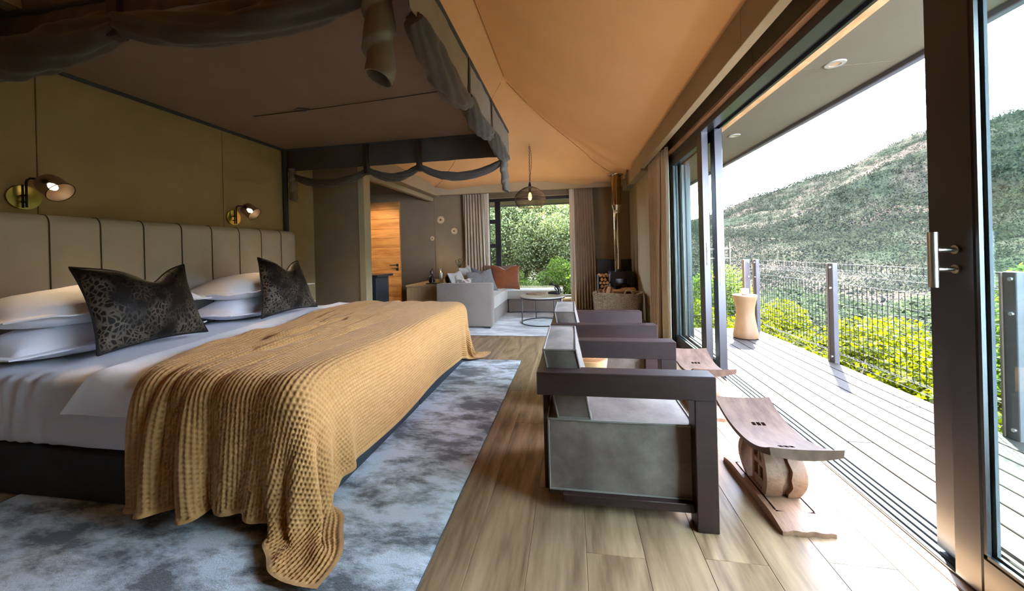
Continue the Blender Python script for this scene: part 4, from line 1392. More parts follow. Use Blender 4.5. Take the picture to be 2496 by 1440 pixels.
# ================================================================== STUMP TABLES
m_stump = M('pale_turned_log', 'c7965f', 0.6, col2='d9b07c', scale=4, stretch=(1, 1, 0.4), detail=6, bump=0.1, bscale=12, bdist=0.01)
m_stump_in = M('cut_end_grain', 'b98452', 0.6, col2='9c6b3f', scale=6)
m_crack = M('dark_growth_ring', '6b4226', 0.9)
T = thing('stump_table', 'tapered wooden log side table with ringed top between the armchairs', 'side table', (0.085, 2.385, 0))
g = G(); g.lathe([(0.095, 0.0), (0.097, 0.02), (0.10, 0.20), (0.110, 0.36), (0.123, 0.448), (0.122, 0.458)], (0.085, 2.385, 0), 48); g.out('log_body', m_stump, T, smooth=50)
g = G(); g.lathe([(0.0, 0.4605), (0.118, 0.4605), (0.1215, 0.458)], (0.085, 2.385, 0), 48, cap=False); g.out('end_grain', m_stump_in, T)
for r in (0.045, 0.068, 0.084, 0.098, 0.108):
    G().tube([(0.085 + r * math.cos(q) * (1 + .04 * math.sin(3 * q)), 2.385 + r * math.sin(q), 0.461) for q in np.linspace(0.2 * r * 60, 0.2 * r * 60 + 5.4, 40)], 0.0014, 5).out('growth_ring', m_crack, T)
T = thing('deck_stump_table', 'waisted pale timber stump table on the deck beside the fence post', 'side table', (2.14, 4.98, 0))
m_stump2 = M('pale_waisted_stump', '735839', 0.6, col2='5e452a', scale=3, stretch=(1, 1, .5), detail=6, bump=0.15, bscale=9, bdist=0.01)
prof = [(0.136, 0.002), (0.140, 0.02), (0.132, 0.08), (0.112, 0.20), (0.101, 0.30), (0.104, 0.38), (0.120, 0.46), (0.134, 0.515), (0.136, 0.53), (0.130, 0.537)]
g = G(); g.lathe(prof, (2.14, 4.98, 0), 44)
V = g.V[0]; V[:, :2] += 0.006 * fbm(V * 6, 3, 3)[:, None]
g.out('log_body', m_stump2, T, smooth=50)
m_cup = M('white_ceramic', 'c9c6c1', 0.4)
c = thing('candle_cup', 'white round candle pot standing on the deck stump table', 'candle pot', (2.14, 4.98, 0.54))
g = G(); g.lathe([(0.038, 0.541), (0.043, 0.548), (0.044, 0.612), (0.041, 0.614), (0.039, 0.606), (0.001, 0.604)], (2.14, 4.98, 0), 32); g.out('pot', m_cup, c)
G().tube([(2.14, 4.98, 0.604), (2.14, 4.98, 0.616)], 0.0012, 5).out('wick', m_slot, c)

# ================================================================== SOFA CORNER
m_sofa = M('light_grey_woven_sofa', '73685f', 0.9, col2='7b7067', scale=3, bump=0.15, bscale=260, bdist=0.002, sheen=0.15)
m_sofa_l = M('pale_grey_seat_fabric', '999288', 0.9, col2='a19a90', scale=3, bump=0.15, bscale=260, bdist=0.002, sheen=0.15)
sofa = thing('sofa', 'light grey L-shaped sofa with chaise in front of the back window', 'sofa', (-1.6, 6.2, 0))
SX0, SX1, SY0, SY1 = -2.075, -1.20, 5.28, 7.12
G().box(SX0, SX1, SY0, SY0 + 0.17, 0.035, 0.690, 0.022, 3).out('arm', m_sofa, sofa)
G().box(SX0, SX1 - 0.02, SY0 + 0.172, SY1, 0.035, 0.275, 0.012, 2).out('base', m_sofa, sofa)
G().box(SX0, SX0 + 0.20, SY0 + 0.172, SY1, 0.277, 0.665, 0.03, 3).out('backrest', m_sofa, sofa)
G().box(-1.196, -0.215, 6.66, SY1, 0.035, 0.270, 0.012, 2).out('chaise_base', m_sofa, sofa)
g, e = soft_block(SX0 + 0.205, SX1 - 0.005, SY0 + 0.176, 6.64, 0.28, 0.470, 0.012, 3, bow=0.01); s1 = g.out('seat_cushion', m_sofa_l, sofa, smooth=50)
g, e = soft_block(SX0 + 0.205, -0.205, 6.645, SY1, 0.275, 0.430, 0.010, 6, bow=0.006); s1 = g.out('chaise_cushion', m_sofa_l, sofa, smooth=50)
for x, y in ((SX0 + .05, SY0 + .05), (SX1 - .08, SY0 + .05), (SX0 + .05, SY1 - .06), (-0.30, SY1 - .06), (-0.30, 6.70), (-1.18, 6.72)):
    G().box(x - .045, x + .045, y - .03, y + .03, 0.0125, 0.036, 0.003).out('foot', m_black, sofa, smooth=0)

m_gcush = M('light_grey_back_cushion', '8d8a86', 0.9, col2='969390', scale=4, bump=0.2, bscale=40, bdist=0.004)
m_gcush2 = M('pale_woven_cushion', '98958f', 0.9, col2='6f6c68', scale=60, bump=0.2, bscale=200, bdist=0.003)
m_char = M('charcoal_wool_cushion', '5b5a59', 0.95, col2='666563', scale=50, stretch=(1, 1, .3), bump=0.3, bscale=240, bdist=0.003)
m_rust = M('rust_velvet_cushion', '763a0d', 0.75, col2='622f09', scale=4, sheen=0.2)
m_inky = M('inky_black_cushion', '22252c', 0.75)
m_umber = M('grey_brown_cushion', '7d7167', 0.9)
m_zig = M('two_tone_patterned_cushion', '5d5956', 0.9, col2='a39b92', scale=14, ramp=(0.48, 0.52))
add_cushion('sofa_cushion', ((-1.82, 5.47, 0.485), (-1.80, 6.02, 0.485), (-1.93, 6.03, 0.86), (-1.95, 5.45, 0.845)), 0.17, m_gcush, m_gcush, 'puffy light grey back cushion nearest the sofa arm', group='cushions on the sofa', chop=0.04, seed=4)
add_cushion('sofa_cushion', ((-1.83, 6.04, 0.485), (-1.81, 6.58, 0.485), (-1.93, 6.60, 0.93), (-1.95, 6.03, 0.90)), 0.17, m_gcush2, m_gcush2, 'pale woven back cushion with dark edge, behind the black cushion', group='cushions on the sofa', chop=0.04, seed=6)
add_cushion('sofa_cushion', ((-1.66, 6.12, 0.50), (-1.62, 6.56, 0.50), (-1.58, 6.60, 0.80), (-1.76, 6.16, 0.90)), 0.12, m_inky, m_inky, 'small inky black cushion peeking over the charcoal cushion', group='cushions on the sofa', chop=0.03, seed=7)
add_cushion('sofa_cushion', ((-1.68, 5.74, 0.495), (-1.27, 6.10, 0.495), (-1.42, 6.22, 0.87), (-1.77, 5.88, 0.83)), 0.17, m_char, m_char, 'large charcoal wool cushion leaning in front of the black cushion', group='cushions on the sofa', chop=0.10, seed=9)
add_cushion('sofa_cushion', ((-1.80, 5.46, 0.49), (-1.58, 5.66, 0.49), (-1.62, 5.72, 0.74), (-1.84, 5.53, 0.80)), 0.11, m_zig, m_zig, 'small two-tone patterned cushion tucked behind the sofa arm', group='cushions on the sofa', chop=0.12, seed=2)
add_cushion('sofa_cushion', ((-1.44, 6.52, 0.475), (-0.96, 6.60, 0.455), (-0.985, 6.76, 0.90), (-1.54, 6.70, 0.92)), 0.17, m_rust, m_rust, 'large rust velvet cushion with chopped top on the chaise', group='cushions on the sofa', chop=0.16, seed=12)
add_cushion('sofa_cushion', ((-1.70, 6.86, 0.455), (-1.10, 6.88, 0.455), (-1.08, 7.02, 0.905), (-1.72, 7.02, 0.90)), 0.14, m_umber, m_umber, 'grey-brown cushion against the window behind the rust cushion', group='cushions on the sofa', chop=0.03, seed=14)

# ---- console block, with its ornaments
m_console = wood('oak_console_veneer', 'a08763', '86704f', 0.5, 'Z', 3.0, 0.03, 0.08, 0.3)
con = thing('console_block', 'plain oak veneer block table beside the sofa arm', 'side table', (-2.47, 6.35, 0))
G().box(-2.80, -2.12, 5.78, 7.15, 0.013, 0.60, 0.004).out('body', m_console, con, smooth=0)
G().box(-2.81, -2.11, 5.77, 7.16, 0.602, 0.632, 0.004).out('top', m_console, con, smooth=0)
m_ebony = M('black_carved_ebony', '141414', 0.3)
fg = thing('carved_figurine', 'black carved seated figurine on the oak block table', 'figurine', (-2.43, 6.0, 0.633))
b = G(); b.box(-2.50, -2.30, 5.90, 6.08, 0.6335, 0.652, 0.004); b.out('plinth', m_ebony, fg)
g = G()
g.tube([(-2.42, 6.0, 0.652), (-2.43, 6.0, 0.69), (-2.425, 6.0, 0.76), (-2.42, 6.0, 0.80)], [0.052, 0.056, 0.044, 0.020], 14)
g.tube([(-2.42, 6.0, 0.79), (-2.43, 6.0, 0.82), (-2.44, 6.0, 0.850), (-2.43, 6.0, 0.872)], [0.014, 0.022, 0.022, 0.008], 12)
g.tube([(-2.39, 5.98, 0.78), (-2.37, 5.95, 0.73), (-2.40, 5.93, 0.69)], [0.015, 0.013, 0.01], 8)
g.tube([(-2.45, 5.98, 0.78), (-2.475, 5.95, 0.73), (-2.45, 5.93, 0.69)], [0.015, 0.013, 0.01], 8)
g.tube([(-2.43, 6.0, 0.868), (-2.42, 6.0, 0.895), (-2.405, 6.0, 0.91)], [0.008, 0.006, 0.003], 8)
g.out('figure', m_ebony, fg, smooth=60)
hg = thing('hurricane_lantern', 'glass hurricane lantern with white pillar candle on the oak block table', 'candle lantern', (-2.27, 6.0, 0.633))
g = G(); g.lathe([(0.048, 0.634), (0.049, 0.64), (0.049, 0.90), (0.046, 0.90), (0.046, 0.645), (0.001, 0.643)], (-2.265, 6.0, 0), 32, cap=False); g.out('glass_cylinder', m_glass, hg)
g = G(); g.lathe([(0.026, 0.646), (0.027, 0.65), (0.027, 0.825), (0.024, 0.829), (0.001, 0.826)], (-2.262, 6.0, 0), 24); g.out('candle', m_cup, hg)
m_flame = M('candle_flame', 'ffcf80', 0.5, emit='ffb040', estr=3.0)
G().tube([(-2.262, 6.0, 0.829), (-2.262, 6.0, 0.840), (-2.262, 6.0, 0.858)], [0.003, 0.0055, 0.001], 8).out('flame', m_flame, hg)
bw = thing('black_pot', 'glossy black round pot beside the glass lantern', 'pot', (-2.17, 6.08, 0.633))
g = G(); g.lathe([(0.03, 0.634), (0.05, 0.66), (0.058, 0.70), (0.05, 0.74), (0.036, 0.762), (0.040, 0.772), (0.034, 0.77), (0.03, 0.75)], (-2.165, 6.10, 0), 28); g.out('pot_body', m_ebony, bw)
vs = thing('plant_vase', 'slim black vase holding a dark green sprig in front of the back curtain', 'vase', (-2.17, 6.75, 0.633))
g = G(); g.lathe([(0.024, 0.634), (0.032, 0.66), (0.030, 0.72), (0.016, 0.78), (0.014, 0.82), (0.018, 0.828), (0.012, 0.822)], (-2.165, 6.75, 0), 20); g.out('vase_body', m_ebony, vs)
m_sprig = leaf_mat('dark_sprig_leaves', '1f3319', '3d5a2c', '4a7030', 0.25, 1.0)
g = G(); st_ = G()
for k in range(9):
    a = k * 2.4; sp = 0.02 + 0.075 * random.random()
    tip = np.array([-2.165 + sp * math.cos(a), 6.75 + sp * math.sin(a), 0.93 + 0.11 * random.random()])
    st_.tube([(-2.165, 6.75, 0.80), (np.array([-2.165, 6.75, 0.86]) * .6 + tip * .4), tip], 0.0018, 5)
    for j in range(9):
        p = np.array([-2.165, 6.75, 0.84]) + (tip - np.array([-2.165, 6.75, 0.84])) * (0.25 + 0.75 * j / 8)
        d = rng.standard_normal(3); d /= np.linalg.norm(d); d[2] = abs(d[2]) * 0.6
        w = np.cross(d, [0, 0, 1.0]); w /= np.linalg.norm(w) + 1e-6
        L_ = 0.035 + 0.02 * random.random()
        g.add([p, p + d * L_ * .5 + w * 0.010, p + d * L_, p + d * L_ * .5 - w * 0.010], [(0, 1, 2, 3)])
g.out('leaves', m_sprig, vs, smooth=0); st_.out('stems', m_sprig, vs)

# ---- coffee table and its two ornaments
ct = thing('coffee_table', 'round coffee table with pale top on a thin black metal ring base', 'coffee table', (-0.48, 5.78, 0))
m_ctop = M('pale_grey_table_top', 'a8a59f', 0.45, col2='b2afa8', scale=5)
g = G(); g.lathe([(0.345, 0.428), (0.360, 0.431), (0.363, 0.436), (0.363, 0.446), (0.359, 0.450), (0.001, 0.450)], (-0.48, 5.78, 0), 64); g.out('table_top', m_ctop, ct)
G().tube([(-0.48 + 0.350 * math.cos(q), 5.78 + 0.350 * math.sin(q), 0.418) for q in np.linspace(0, 2 * PI, 65)], 0.009, 6, cap=False).out('upper_ring', m_black, ct)
G().tube([(-0.48 + 0.345 * math.cos(q), 5.78 + 0.345 * math.sin(q), 0.021) for q in np.linspace(0, 2 * PI, 65)], 0.008, 6, cap=False).out('base_ring', m_black, ct)
for q in (3.55, 5.3, 0.6, 2.0):
    G().tube([(-0.48 + 0.347 * math.cos(q), 5.78 + 0.347 * math.sin(q), z) for z in (0.021, 0.418)], 0.009, 8).out('leg', m_black, ct)
m_slice = wood('live_edge_slice', '9a7c5c', '5e4530', 0.6, 'X', 6.0, 0.05, 0.2, 0.5)
tr = thing('wood_slice_tray', 'live-edge wooden slice board lying on the coffee table', 'tray', (-0.60, 5.84, 0.451))
n = 26; pl = []
for k in range(n):
    q = 2 * PI * k / n
    pl.append((-0.60 + (0.150 + 0.012 * math.sin(3 * q) + 0.006 * math.sin(7 * q)) * math.cos(q), 5.86 + (0.085 + 0.008 * math.sin(4 * q)) * math.sin(q)))
G().prism(pl, 0.4515, 0.474).out('slice', m_slice, tr, smooth=30)
sc_ = thing('reclining_sculpture', 'black abstract kneeling figure sculpture at the right of the coffee table', 'sculpture', (-0.30, 5.84, 0.451))
g = G()
g.tube([(-0.395, 5.84, 0.476), (-0.33, 5.84, 0.482), (-0.26, 5.84, 0.480), (-0.205, 5.84, 0.470)], [0.018, 0.026, 0.030, 0.016], 12)
g.tube([(-0.215, 5.84, 0.474), (-0.215, 5.84, 0.53), (-0.245, 5.84, 0.575), (-0.285, 5.84, 0.605)], [0.026, 0.026, 0.028, 0.018], 12)
g.tube([(-0.28, 5.84, 0.60), (-0.315, 5.84, 0.615), (-0.345, 5.84, 0.628), (-0.370, 5.84, 0.622)], [0.014, 0.020, 0.022, 0.010], 12)
g.tube([(-0.27, 5.835, 0.592), (-0.285, 5.825, 0.55), (-0.255, 5.82, 0.515)], [0.012, 0.012, 0.010], 8)
g.out('figure', m_ebony, sc_, smooth=60)

# ================================================================== CURTAINS
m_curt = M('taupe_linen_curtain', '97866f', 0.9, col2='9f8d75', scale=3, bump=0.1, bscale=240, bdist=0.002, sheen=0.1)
m_curt2 = M('brightened_linen_curtain', 'bdab95', 0.9, col2='c6b49d', scale=3, bump=0.1, bscale=240, bdist=0.002, sheen=0.1)  # same linen, colour lightened to offset the shade it hangs in
m_curt_lin = M('cream_curtain_lining', 'c2b8a4', 0.9)


def curtain(path0, path1, z0, z1, folds, amp, seed, t=0.004):
    """pleated curtain hung between two top points, spreading a little to the hem"""
    n, m = folds * 12 + 1, 40
    s = np.linspace(0, 1, n); z = np.linspace(0, 1, m)
    P = np.zeros((n, m, 3))
    p0, p1 = np.array(path0, float), np.array(path1, float)
    for j, q in enumerate(z):
        a = p0[0] + (p0[1] - p0[0]) * q; b = p1[0] + (p1[1] - p1[0]) * q
        d = b - a; L = np.linalg.norm(d); d = d / L; nn = np.array([-d[1], d[0]])
        ph = s * folds * 2 * PI + 0.9 * vnoise(np.stack([s * folds * 0.7, 0 * s + q * 1.2, 0 * s + seed], 1), seed)
        A = amp * (0.55 + 0.45 * q) * (1 + 0.35 * vnoise(np.stack([s * folds, 0 * s + q * 0.8, 0 * s + 3.3], 1), seed + 3))
        wv = np.sin(ph); wv = np.sign(wv) * np.abs(wv) ** 0.75
        P[:, j, 0] = a[0] + d[0] * L * s + nn[0] * A * wv + d[0] * 0.3 * A * np.sin(2 * ph)
        P[:, j, 1] = a[1] + d[1] * L * s + nn[1] * A * wv + d[1] * 0.3 * A * np.sin(2 * ph)
        P[:, j, 2] = z1 + (z0 - z1) * q
    g = G(); g.slab(P, t)
    return g
A2 = lambda x, y, x2=None, y2=None: ((x, y), (x2 if x2 is not None else x, y2 if y2 is not None else y))
c = thing('curtain', 'taupe pleated curtain drawn to the left of the back window', 'curtain', (-1.92, 7.13, 0.02), group='taupe curtains')
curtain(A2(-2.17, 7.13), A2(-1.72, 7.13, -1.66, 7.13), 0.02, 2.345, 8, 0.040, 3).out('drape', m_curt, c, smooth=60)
curtain(A2(-1.75, 7.12), A2(-1.63, 7.115), 0.02, 2.345, 1, 0.016, 4).out('lining_edge', m_curt_lin, c, smooth=60)
c = thing('curtain', 'taupe pleated curtain drawn to the right of the back window, beside the stove', 'curtain', (0.2, 7.13, 0.02), group='taupe curtains')
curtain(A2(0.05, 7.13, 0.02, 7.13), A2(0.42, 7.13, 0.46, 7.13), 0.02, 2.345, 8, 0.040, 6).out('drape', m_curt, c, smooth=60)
curtain(A2(-0.03, 7.12), A2(0.07, 7.115), 0.02, 2.345, 1, 0.016, 7).out('lining_edge', m_curt_lin, c, smooth=60)
c = thing('curtain', 'taupe pleated curtain gathered at the end of the sliding doors, with pale lining edge', 'curtain', (1.1, 5.0, 0.02), group='taupe curtains')
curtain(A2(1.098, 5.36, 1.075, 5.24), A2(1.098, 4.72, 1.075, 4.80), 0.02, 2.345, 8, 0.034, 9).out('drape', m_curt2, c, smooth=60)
curtain(A2(1.105, 4.74, 1.09, 4.82), A2(1.135, 4.50, 1.135, 4.52), 0.02, 2.345, 2, 0.022, 12).out('lining_edge', m_curt_lin, c, smooth=60)

# ================================================================== PENDANT
m_wire = M('dark_bronze_wire', '2a211a', 0.5, 0.4)
pd = thing('pendant_lamp', 'dark wire basket pendant lamp hanging on a chain over the coffee table', 'pendant lamp', (-0.655, 5.9, 1.875))
g = G()
pc = np.array([-0.655, 5.9])
prof = np.array([(0.045, 2.212), (0.10, 2.195), (0.17, 2.155), (0.225, 2.10), (0.252, 2.045), (0.256, 2.00), (0.240, 1.945), (0.205, 1.895), (0.192, 1.882)])
pr_t = np.linspace(0, 1, len(prof)); tt = np.linspace(0, 1, 46)
rr = np.interp(tt, pr_t, prof[:, 0]); zz = np.interp(tt, pr_t, prof[:, 1])
for k in range(60):                                   # diagonal wires both ways
    for sg in (-1, 1):
        q = 2 * PI * k / 60 + sg * tt * 0.55
        g.tube(np.stack([pc[0] + rr * np.cos(q), pc[1] + rr * np.sin(q), zz], 1)[::3], 0.0013, 3, cap=False)
for i in range(2, 46, 3):
    g.tube([(pc[0] + rr[i] * math.cos(q), pc[1] + rr[i] * math.sin(q), zz[i]) for q in np.linspace(0, 2 * PI, 37)], 0.0013, 3, cap=False)
o = g.out('wire_shade', m_wire, pd, smooth=0); o['kind'] = 'stuff'
for r_, z_ in ((0.256, 2.02), (0.192, 1.882), (0.045, 2.212)):
    G().tube([(pc[0] + r_ * math.cos(q), pc[1] + r_ * math.sin(q), z_) for q in np.linspace(0, 2 * PI, 49)], 0.004, 6, cap=False).out('shade_ring', m_wire, pd)
G().tube([(pc[0], pc[1], 2.30), (pc[0], pc[1], 2.25), (pc[0], pc[1], 2.215), (pc[0], pc[1], 2.12)], [0.008, 0.022, 0.024, 0.020], 14).out('bulb_holder', m_darkmetal, pd)
m_fil = M('amber_filament_bulb', 'ffb050', 0.3, emit='ff9a3c', estr=4.0)
g = G(); g.lathe([(0.004, 2.12), (0.015, 2.11), (0.026, 2.07), (0.029, 2.04), (0.022, 2.005), (0.004, 1.995)], (pc[0], pc[1], 0), 16); g.out('bulb', m_fil, pd, 'glowing amber bulb')
ctop = np.array([-0.645, 5.9, 2.905]); cb = np.array([-0.655, 5.9, 2.30])
nl = 20
for k in range(nl):
    p = ctop + (cb - ctop) * (k + 0.5) / nl
    ln = np.linalg.norm(cb - ctop) / nl * 0.62
    q = np.linspace(0, 2 * PI, 13)
    if k % 2: pts = [(p[0] + 0.011 * math.cos(a), p[1], p[2] + ln * math.sin(a)) for a in q]
    else: pts = [(p[0], p[1] + 0.011 * math.cos(a), p[2] + ln * math.sin(a)) for a in q]
    G().tube(pts, 0.0030, 5, cap=False).out('chain_link', m_wire, pd)
G().tube([(-0.64, 5.9, 2.89), (-0.622, 5.9, 2.78), (-0.615, 5.9, 2.62), (-0.632, 5.9, 2.46), (-0.652, 5.9, 2.31)], 0.0035, 6).out('cord', m_wire, pd)
g = G(); g.lathe([(0.058, 2.93), (0.058, 2.915), (0.045, 2.895), (0.001, 2.89)], (ctop[0], ctop[1], 0), 24); g.out('ceiling_rose', m_darkmetal, pd)
li = bpy.data.lights.new('pendant_light', 'POINT'); li.energy = 3; li.color = (1, .62, .3); li.shadow_soft_size = 0.03
lo = bpy.data.objects.new('pendant_light', li); COL.objects.link(lo); lo.location = (pc[0], pc[1], 1.97)
# recessed lamp of the alcove (out of sight behind the partition)
li = bpy.data.lights.new('alcove_lamp', 'SPOT'); li.energy = 28; li.color = (1, .74, .45); li.shadow_soft_size = 0.05; li.spot_size = math.radians(75); li.spot_blend = 0.6
lo = bpy.data.objects.new('alcove_lamp', li); COL.objects.link(lo); lo.location = (-3.55, 5.2, 2.44)
lo.rotation_euler = Vector((-0.05, -0.75, 1.0)).to_track_quat('Z', 'Y').to_euler()

# ================================================================== WALL DISCS
m_disc = M('pale_turned_disc', 'd9bd92', 0.6, col2='c8a877', scale=14)
for (x, z, r, lab) in ((-2.703, 1.864, 0.079, 'largest pale wooden wall disc with a dark centre, topmost of three'),
                       (-2.413, 1.621, 0.068, 'middle-sized pale wooden wall disc, nearest the left back curtain'),
                       (-2.895, 1.482, 0.048, 'smallest pale wooden wall disc, lowest of three')):
    d = thing('wall_disc', lab, 'wall decoration', (x, 7.245, z - r), group='wooden discs on the back wall')
    g = G()
    ring = [(0.24, 0.0), (1.0, 0.0), (1.0, 0.010), (0.94, 0.018), (0.34, 0.020), (0.24, 0.012)]
    th = np.linspace(0, 2 * PI, 33)
    V = np.array([[(x + r * a * math.cos(q), 7.248 - b, z + r * a * math.sin(q)) for q in th[:-1]] for a, b in ring])
    g.grid(V, wrap=True); g.out('disc', m_disc, d)
    G().tube([(x, 7.248, z), (x, 7.226, z)], r * 0.24, 16).out('centre_knob', m_crack, d)
    for a in (0.55, 0.78):
        G().tube([(x + r * a * math.cos(q), 7.229, z + r * a * math.sin(q)) for q in th], 0.0012, 5, cap=False).out('turned_groove', m_crack, d)

# ---- dark desk end seen through the alcove opening
dk = thing('dark_desk', 'dark blue-black desk end seen through the alcove opening', 'desk', (-3.6, 5.5, 0))
m_desk = M('dark_blue_desk_paint', '2c3238', 0.35)
G().box(-4.35, -3.02, 5.25, 5.75, 0.805, 0.842, 0.004).out('desk_top', m_desk, dk, smooth=0)
for x in (-3.155, -4.28):
    G().box(x, x + 0.075, 5.30, 5.70, 0.0, 0.804, 0.003).out('leg', m_desk, dk, smooth=0)

# ================================================================== STOVE CORNER
m_iron = M('matte_black_iron', '121214', 0.6)
m_flue = M('polished_steel_flue', 'a08a66', 0.14, 1.0)
sv = thing('wood_stove', 'black wood-burning stove with polished steel flue in the back right corner', 'wood stove', (0.84, 6.72, 0))
G().box(0.655, 1.06, 6.50, 6.92, 0.05, 0.755, 0.012, 2).out('stove_body', m_iron, sv)
G().box(0.70, 1.02, 6.488, 6.502, 0.30, 0.70, 0.004).out('door', m_iron, sv)
G().box(0.74, 0.98, 6.484, 6.489, 0.36, 0.64, 0.002).out('door_glass', M('smoked_stove_glass', '0a0a0b', 0.08), sv)
for x in (0.69, 1.02):
    for y in (6.54, 6.88):
        G().box(x - .02, x + .02, y - .02, y + .02, 0.0, 0.05).out('foot', m_iron, sv)
g = G(); g.lathe([(0.070, 0.755), (0.062, 0.80)], (0.815, 6.68, 0), 24); g.out('flue_collar', m_iron, sv)
fcx, fcy = 0.805, 6.68
g = G(); g.lathe([(0.058, 0.80), (0.058, 1.80)], (fcx, fcy, 0), 32); g.out('flue_pipe', m_flue, sv)
g = G(); g.lathe([(0.060, 1.795), (0.062, 1.80), (0.062, 1.82), (0.060, 1.825), (0.062, 1.84), (0.066, 1.86), (0.088, 1.93), (0.090, 1.94)], (fcx, fcy, 0), 32); g.out('flue_reducer', M('bright_steel_reducer', 'cfc6b8', 0.12, 1.0), sv)
zt = ceil_z(0.805, 6.68) - 0.035
g = G(); g.lathe([(0.089, 1.94), (0.089, zt)], (fcx, fcy, 0), 32); g.out('flue_pipe', m_flue, sv)
g = G(); g.lathe([(0.092, zt - 0.04), (0.13, zt - 0.025), (0.135, zt - 0.015), (0.092, zt)], (fcx, fcy, 0), 32, cap=False); g.out('flue_flange', M('bright_steel_flange', 'cfc6b8', 0.2, 1.0), sv)
hs = thing('hearth_screen', 'black hearth screen standing behind the stove and stacked logs', 'hearth screen', (0.76, 7.0, 0))
G().box(0.47, 0.655, 6.95, 6.97, 0.002, 0.975, 0.003).out('screen_panel', m_iron, hs, smooth=0)
G().box(0.66, 1.085, 6.95, 6.97, 0.002, 0.965, 0.003).out('screen_panel', m_iron, hs, smooth=0)
lr = thing('log_rack', 'black metal log rack with pale side plate beside the stove', 'log rack', (0.55, 6.65, 0))
m_rackside = M('grey_slotted_side', '8f9498', 0.5)
G().box(0.445, 0.452, 6.48, 6.88, 0.002, 0.70, 0.001).out('side_plate', m_iron, lr, smooth=0)
for (z0, z1) in ((0.04, 0.40), (0.43, 0.56), (0.59, 0.72)):
    G().box(0.625, 0.648, 6.47, 6.50, z0, z1, 0.002).out('side_plate', m_rackside, lr, smooth=0)
G().box(0.445, 0.648, 6.48, 6.88, 0.002, 0.035).out('rack_base', m_iron, lr)
m_bark = M('dark_log_bark', '4a3527', 0.9, col2='5d4431', scale=20)
m_split = M('fresh_split_wood', 'c08d55', 0.7, col2='a8713f', scale=16, stretch=(1, .3, 1))


def log_mesh(seed, L=0.30, r=0.036):
    rr_ = np.random.default_rng(seed)
    n = 7
    th = np.linspace(0, 2 * PI, n, endpoint=False) + rr_.uniform(-0.25, 0.25, n)
    rad = r * rr_.uniform(0.72, 1.08, n)
    V, Fc = [], []
    for y in (0, L):
        for a, q in zip(th, rad):
            V.append((q * math.cos(a), y, q * math.sin(a)))
    side = [(i, (i + 1) % n, n + (i + 1) % n, n + i) for i in range(n)]
    me = bpy.data.meshes.new('log')
    me.from_pydata(V, [], [tuple(range(n - 1, -1, -1)), tuple(range(n, 2 * n))] + side)
    me.materials.append(m_split); me.materials.append(m_bark)
    for i, p in enumerate(me.polygons):
        p.material_index = 1 if (i >= 2 and (i * 7 + seed) % 3 == 0) else 0
    me.update()
    return me
logs = [log_mesh(k) for k in range(6)]
k = 0
for row in range(11):
    for cidx in range(3):
        x = 0.483 + 0.058 * cidx + (0.02 if row % 2 else 0.0)
        if x > 0.60: continue
        z = 0.075 + row * 0.062
        o = bpy.data.objects.new('firewood_log', logs[k % 6]); COL.objects.link(o); k += 1
        o.location = (x + 0.0, 6.47 + 0.03 * random.random(), z)
        o.rotation_euler = (0, random.random() * 6, 0)
        o.scale = (0.85, 1, 0.85)
        tag(o, '%s split log in the rack beside the stove, %s row from the floor' % (('left', 'middle', 'right')[cidx], 'lowest second third fourth fifth sixth seventh eighth ninth tenth topmost'.split()[row]), 'log', 'stacked firewood logs')

# ---- wicker basket with logs
m_wick = M('pale_willow_wicker', 'a8957a', 0.7, col2='8a775d', scale=30, rand=0.0)
bk = thing('wicker_basket', 'large pale wicker basket full of firewood in front of the stove', 'basket', (0.70, 5.93, 0.005))
bc = np.array([0.70, 5.93]); ba, bb_, brot = 0.355, 0.235, -0.42
cr, sr_ = math.cos(brot), math.sin(brot)
def bpt(q, z, off=0.0):
    e = 0.42
    cx, sx = math.cos(q), math.sin(q)
    tp = 0.90 + 0.10 * z / 0.45
    x = (ba * tp + off) * math.copysign(abs(cx) ** e, cx); y = (bb_ * tp + off) * math.copysign(abs(sx) ** e, sx)
    return (bc[0] + x * cr - y * sr_, bc[1] + x * sr_ + y * cr, z)
# even spacing along the rim
qs = np.linspace(0, 2 * PI, 2000)
pp = np.array([bpt(q, 0.45)[:2] for q in qs]); cum = np.concatenate([[0], np.cumsum(np.linalg.norm(np.diff(pp, axis=0), axis=1))]); cum /= cum[-1]
def qa(t): return np.interp(t % 1.0, cum, qs)
NS = 56
g = G()
for i in range(NS):
    g.tube([bpt(qa(i / NS), z) for z in (0.01, 0.15, 0.30, 0.46)], 0.0055, 5)
o = g.out('stake', m_wick, bk); o['kind'] = 'stuff'
g = G()
for row in range(30):
    z = 0.016 + row * 0.0146
    pts = []
    for i in range(NS * 2 + 1):
        t = i / (NS * 2)
        sgn = (1 if ((i // 2 + row) % 2) else -1) if i % 2 == 0 else 0
        pts.append(bpt(qa(t), z + 0.002 * math.sin(i * 1.7 + row), 0.009 * sgn))
    g.tube(pts, 0.0068, 5, cap=False)
o = g.out('weave', m_wick, bk); o['kind'] = 'stuff'
g = G()
for ph in (0, PI):
    g.tube([np.array(bpt(qa(i / 160), 0.462 + 0.010 * math.sin(i * 1.1 + ph), 0.011 * math.cos(i * 1.1 + ph))) for i in range(161)], 0.010, 6, cap=False)
g.out('braided_rim', m_wick, bk)
g = G(); g.prism([bpt(qa(i / 40), 0, -0.01)[:2] for i in range(40)], 0.006, 0.02); g.out('basket_floor', m_wick, bk)
for t0 in (qs[0], ):
    pass
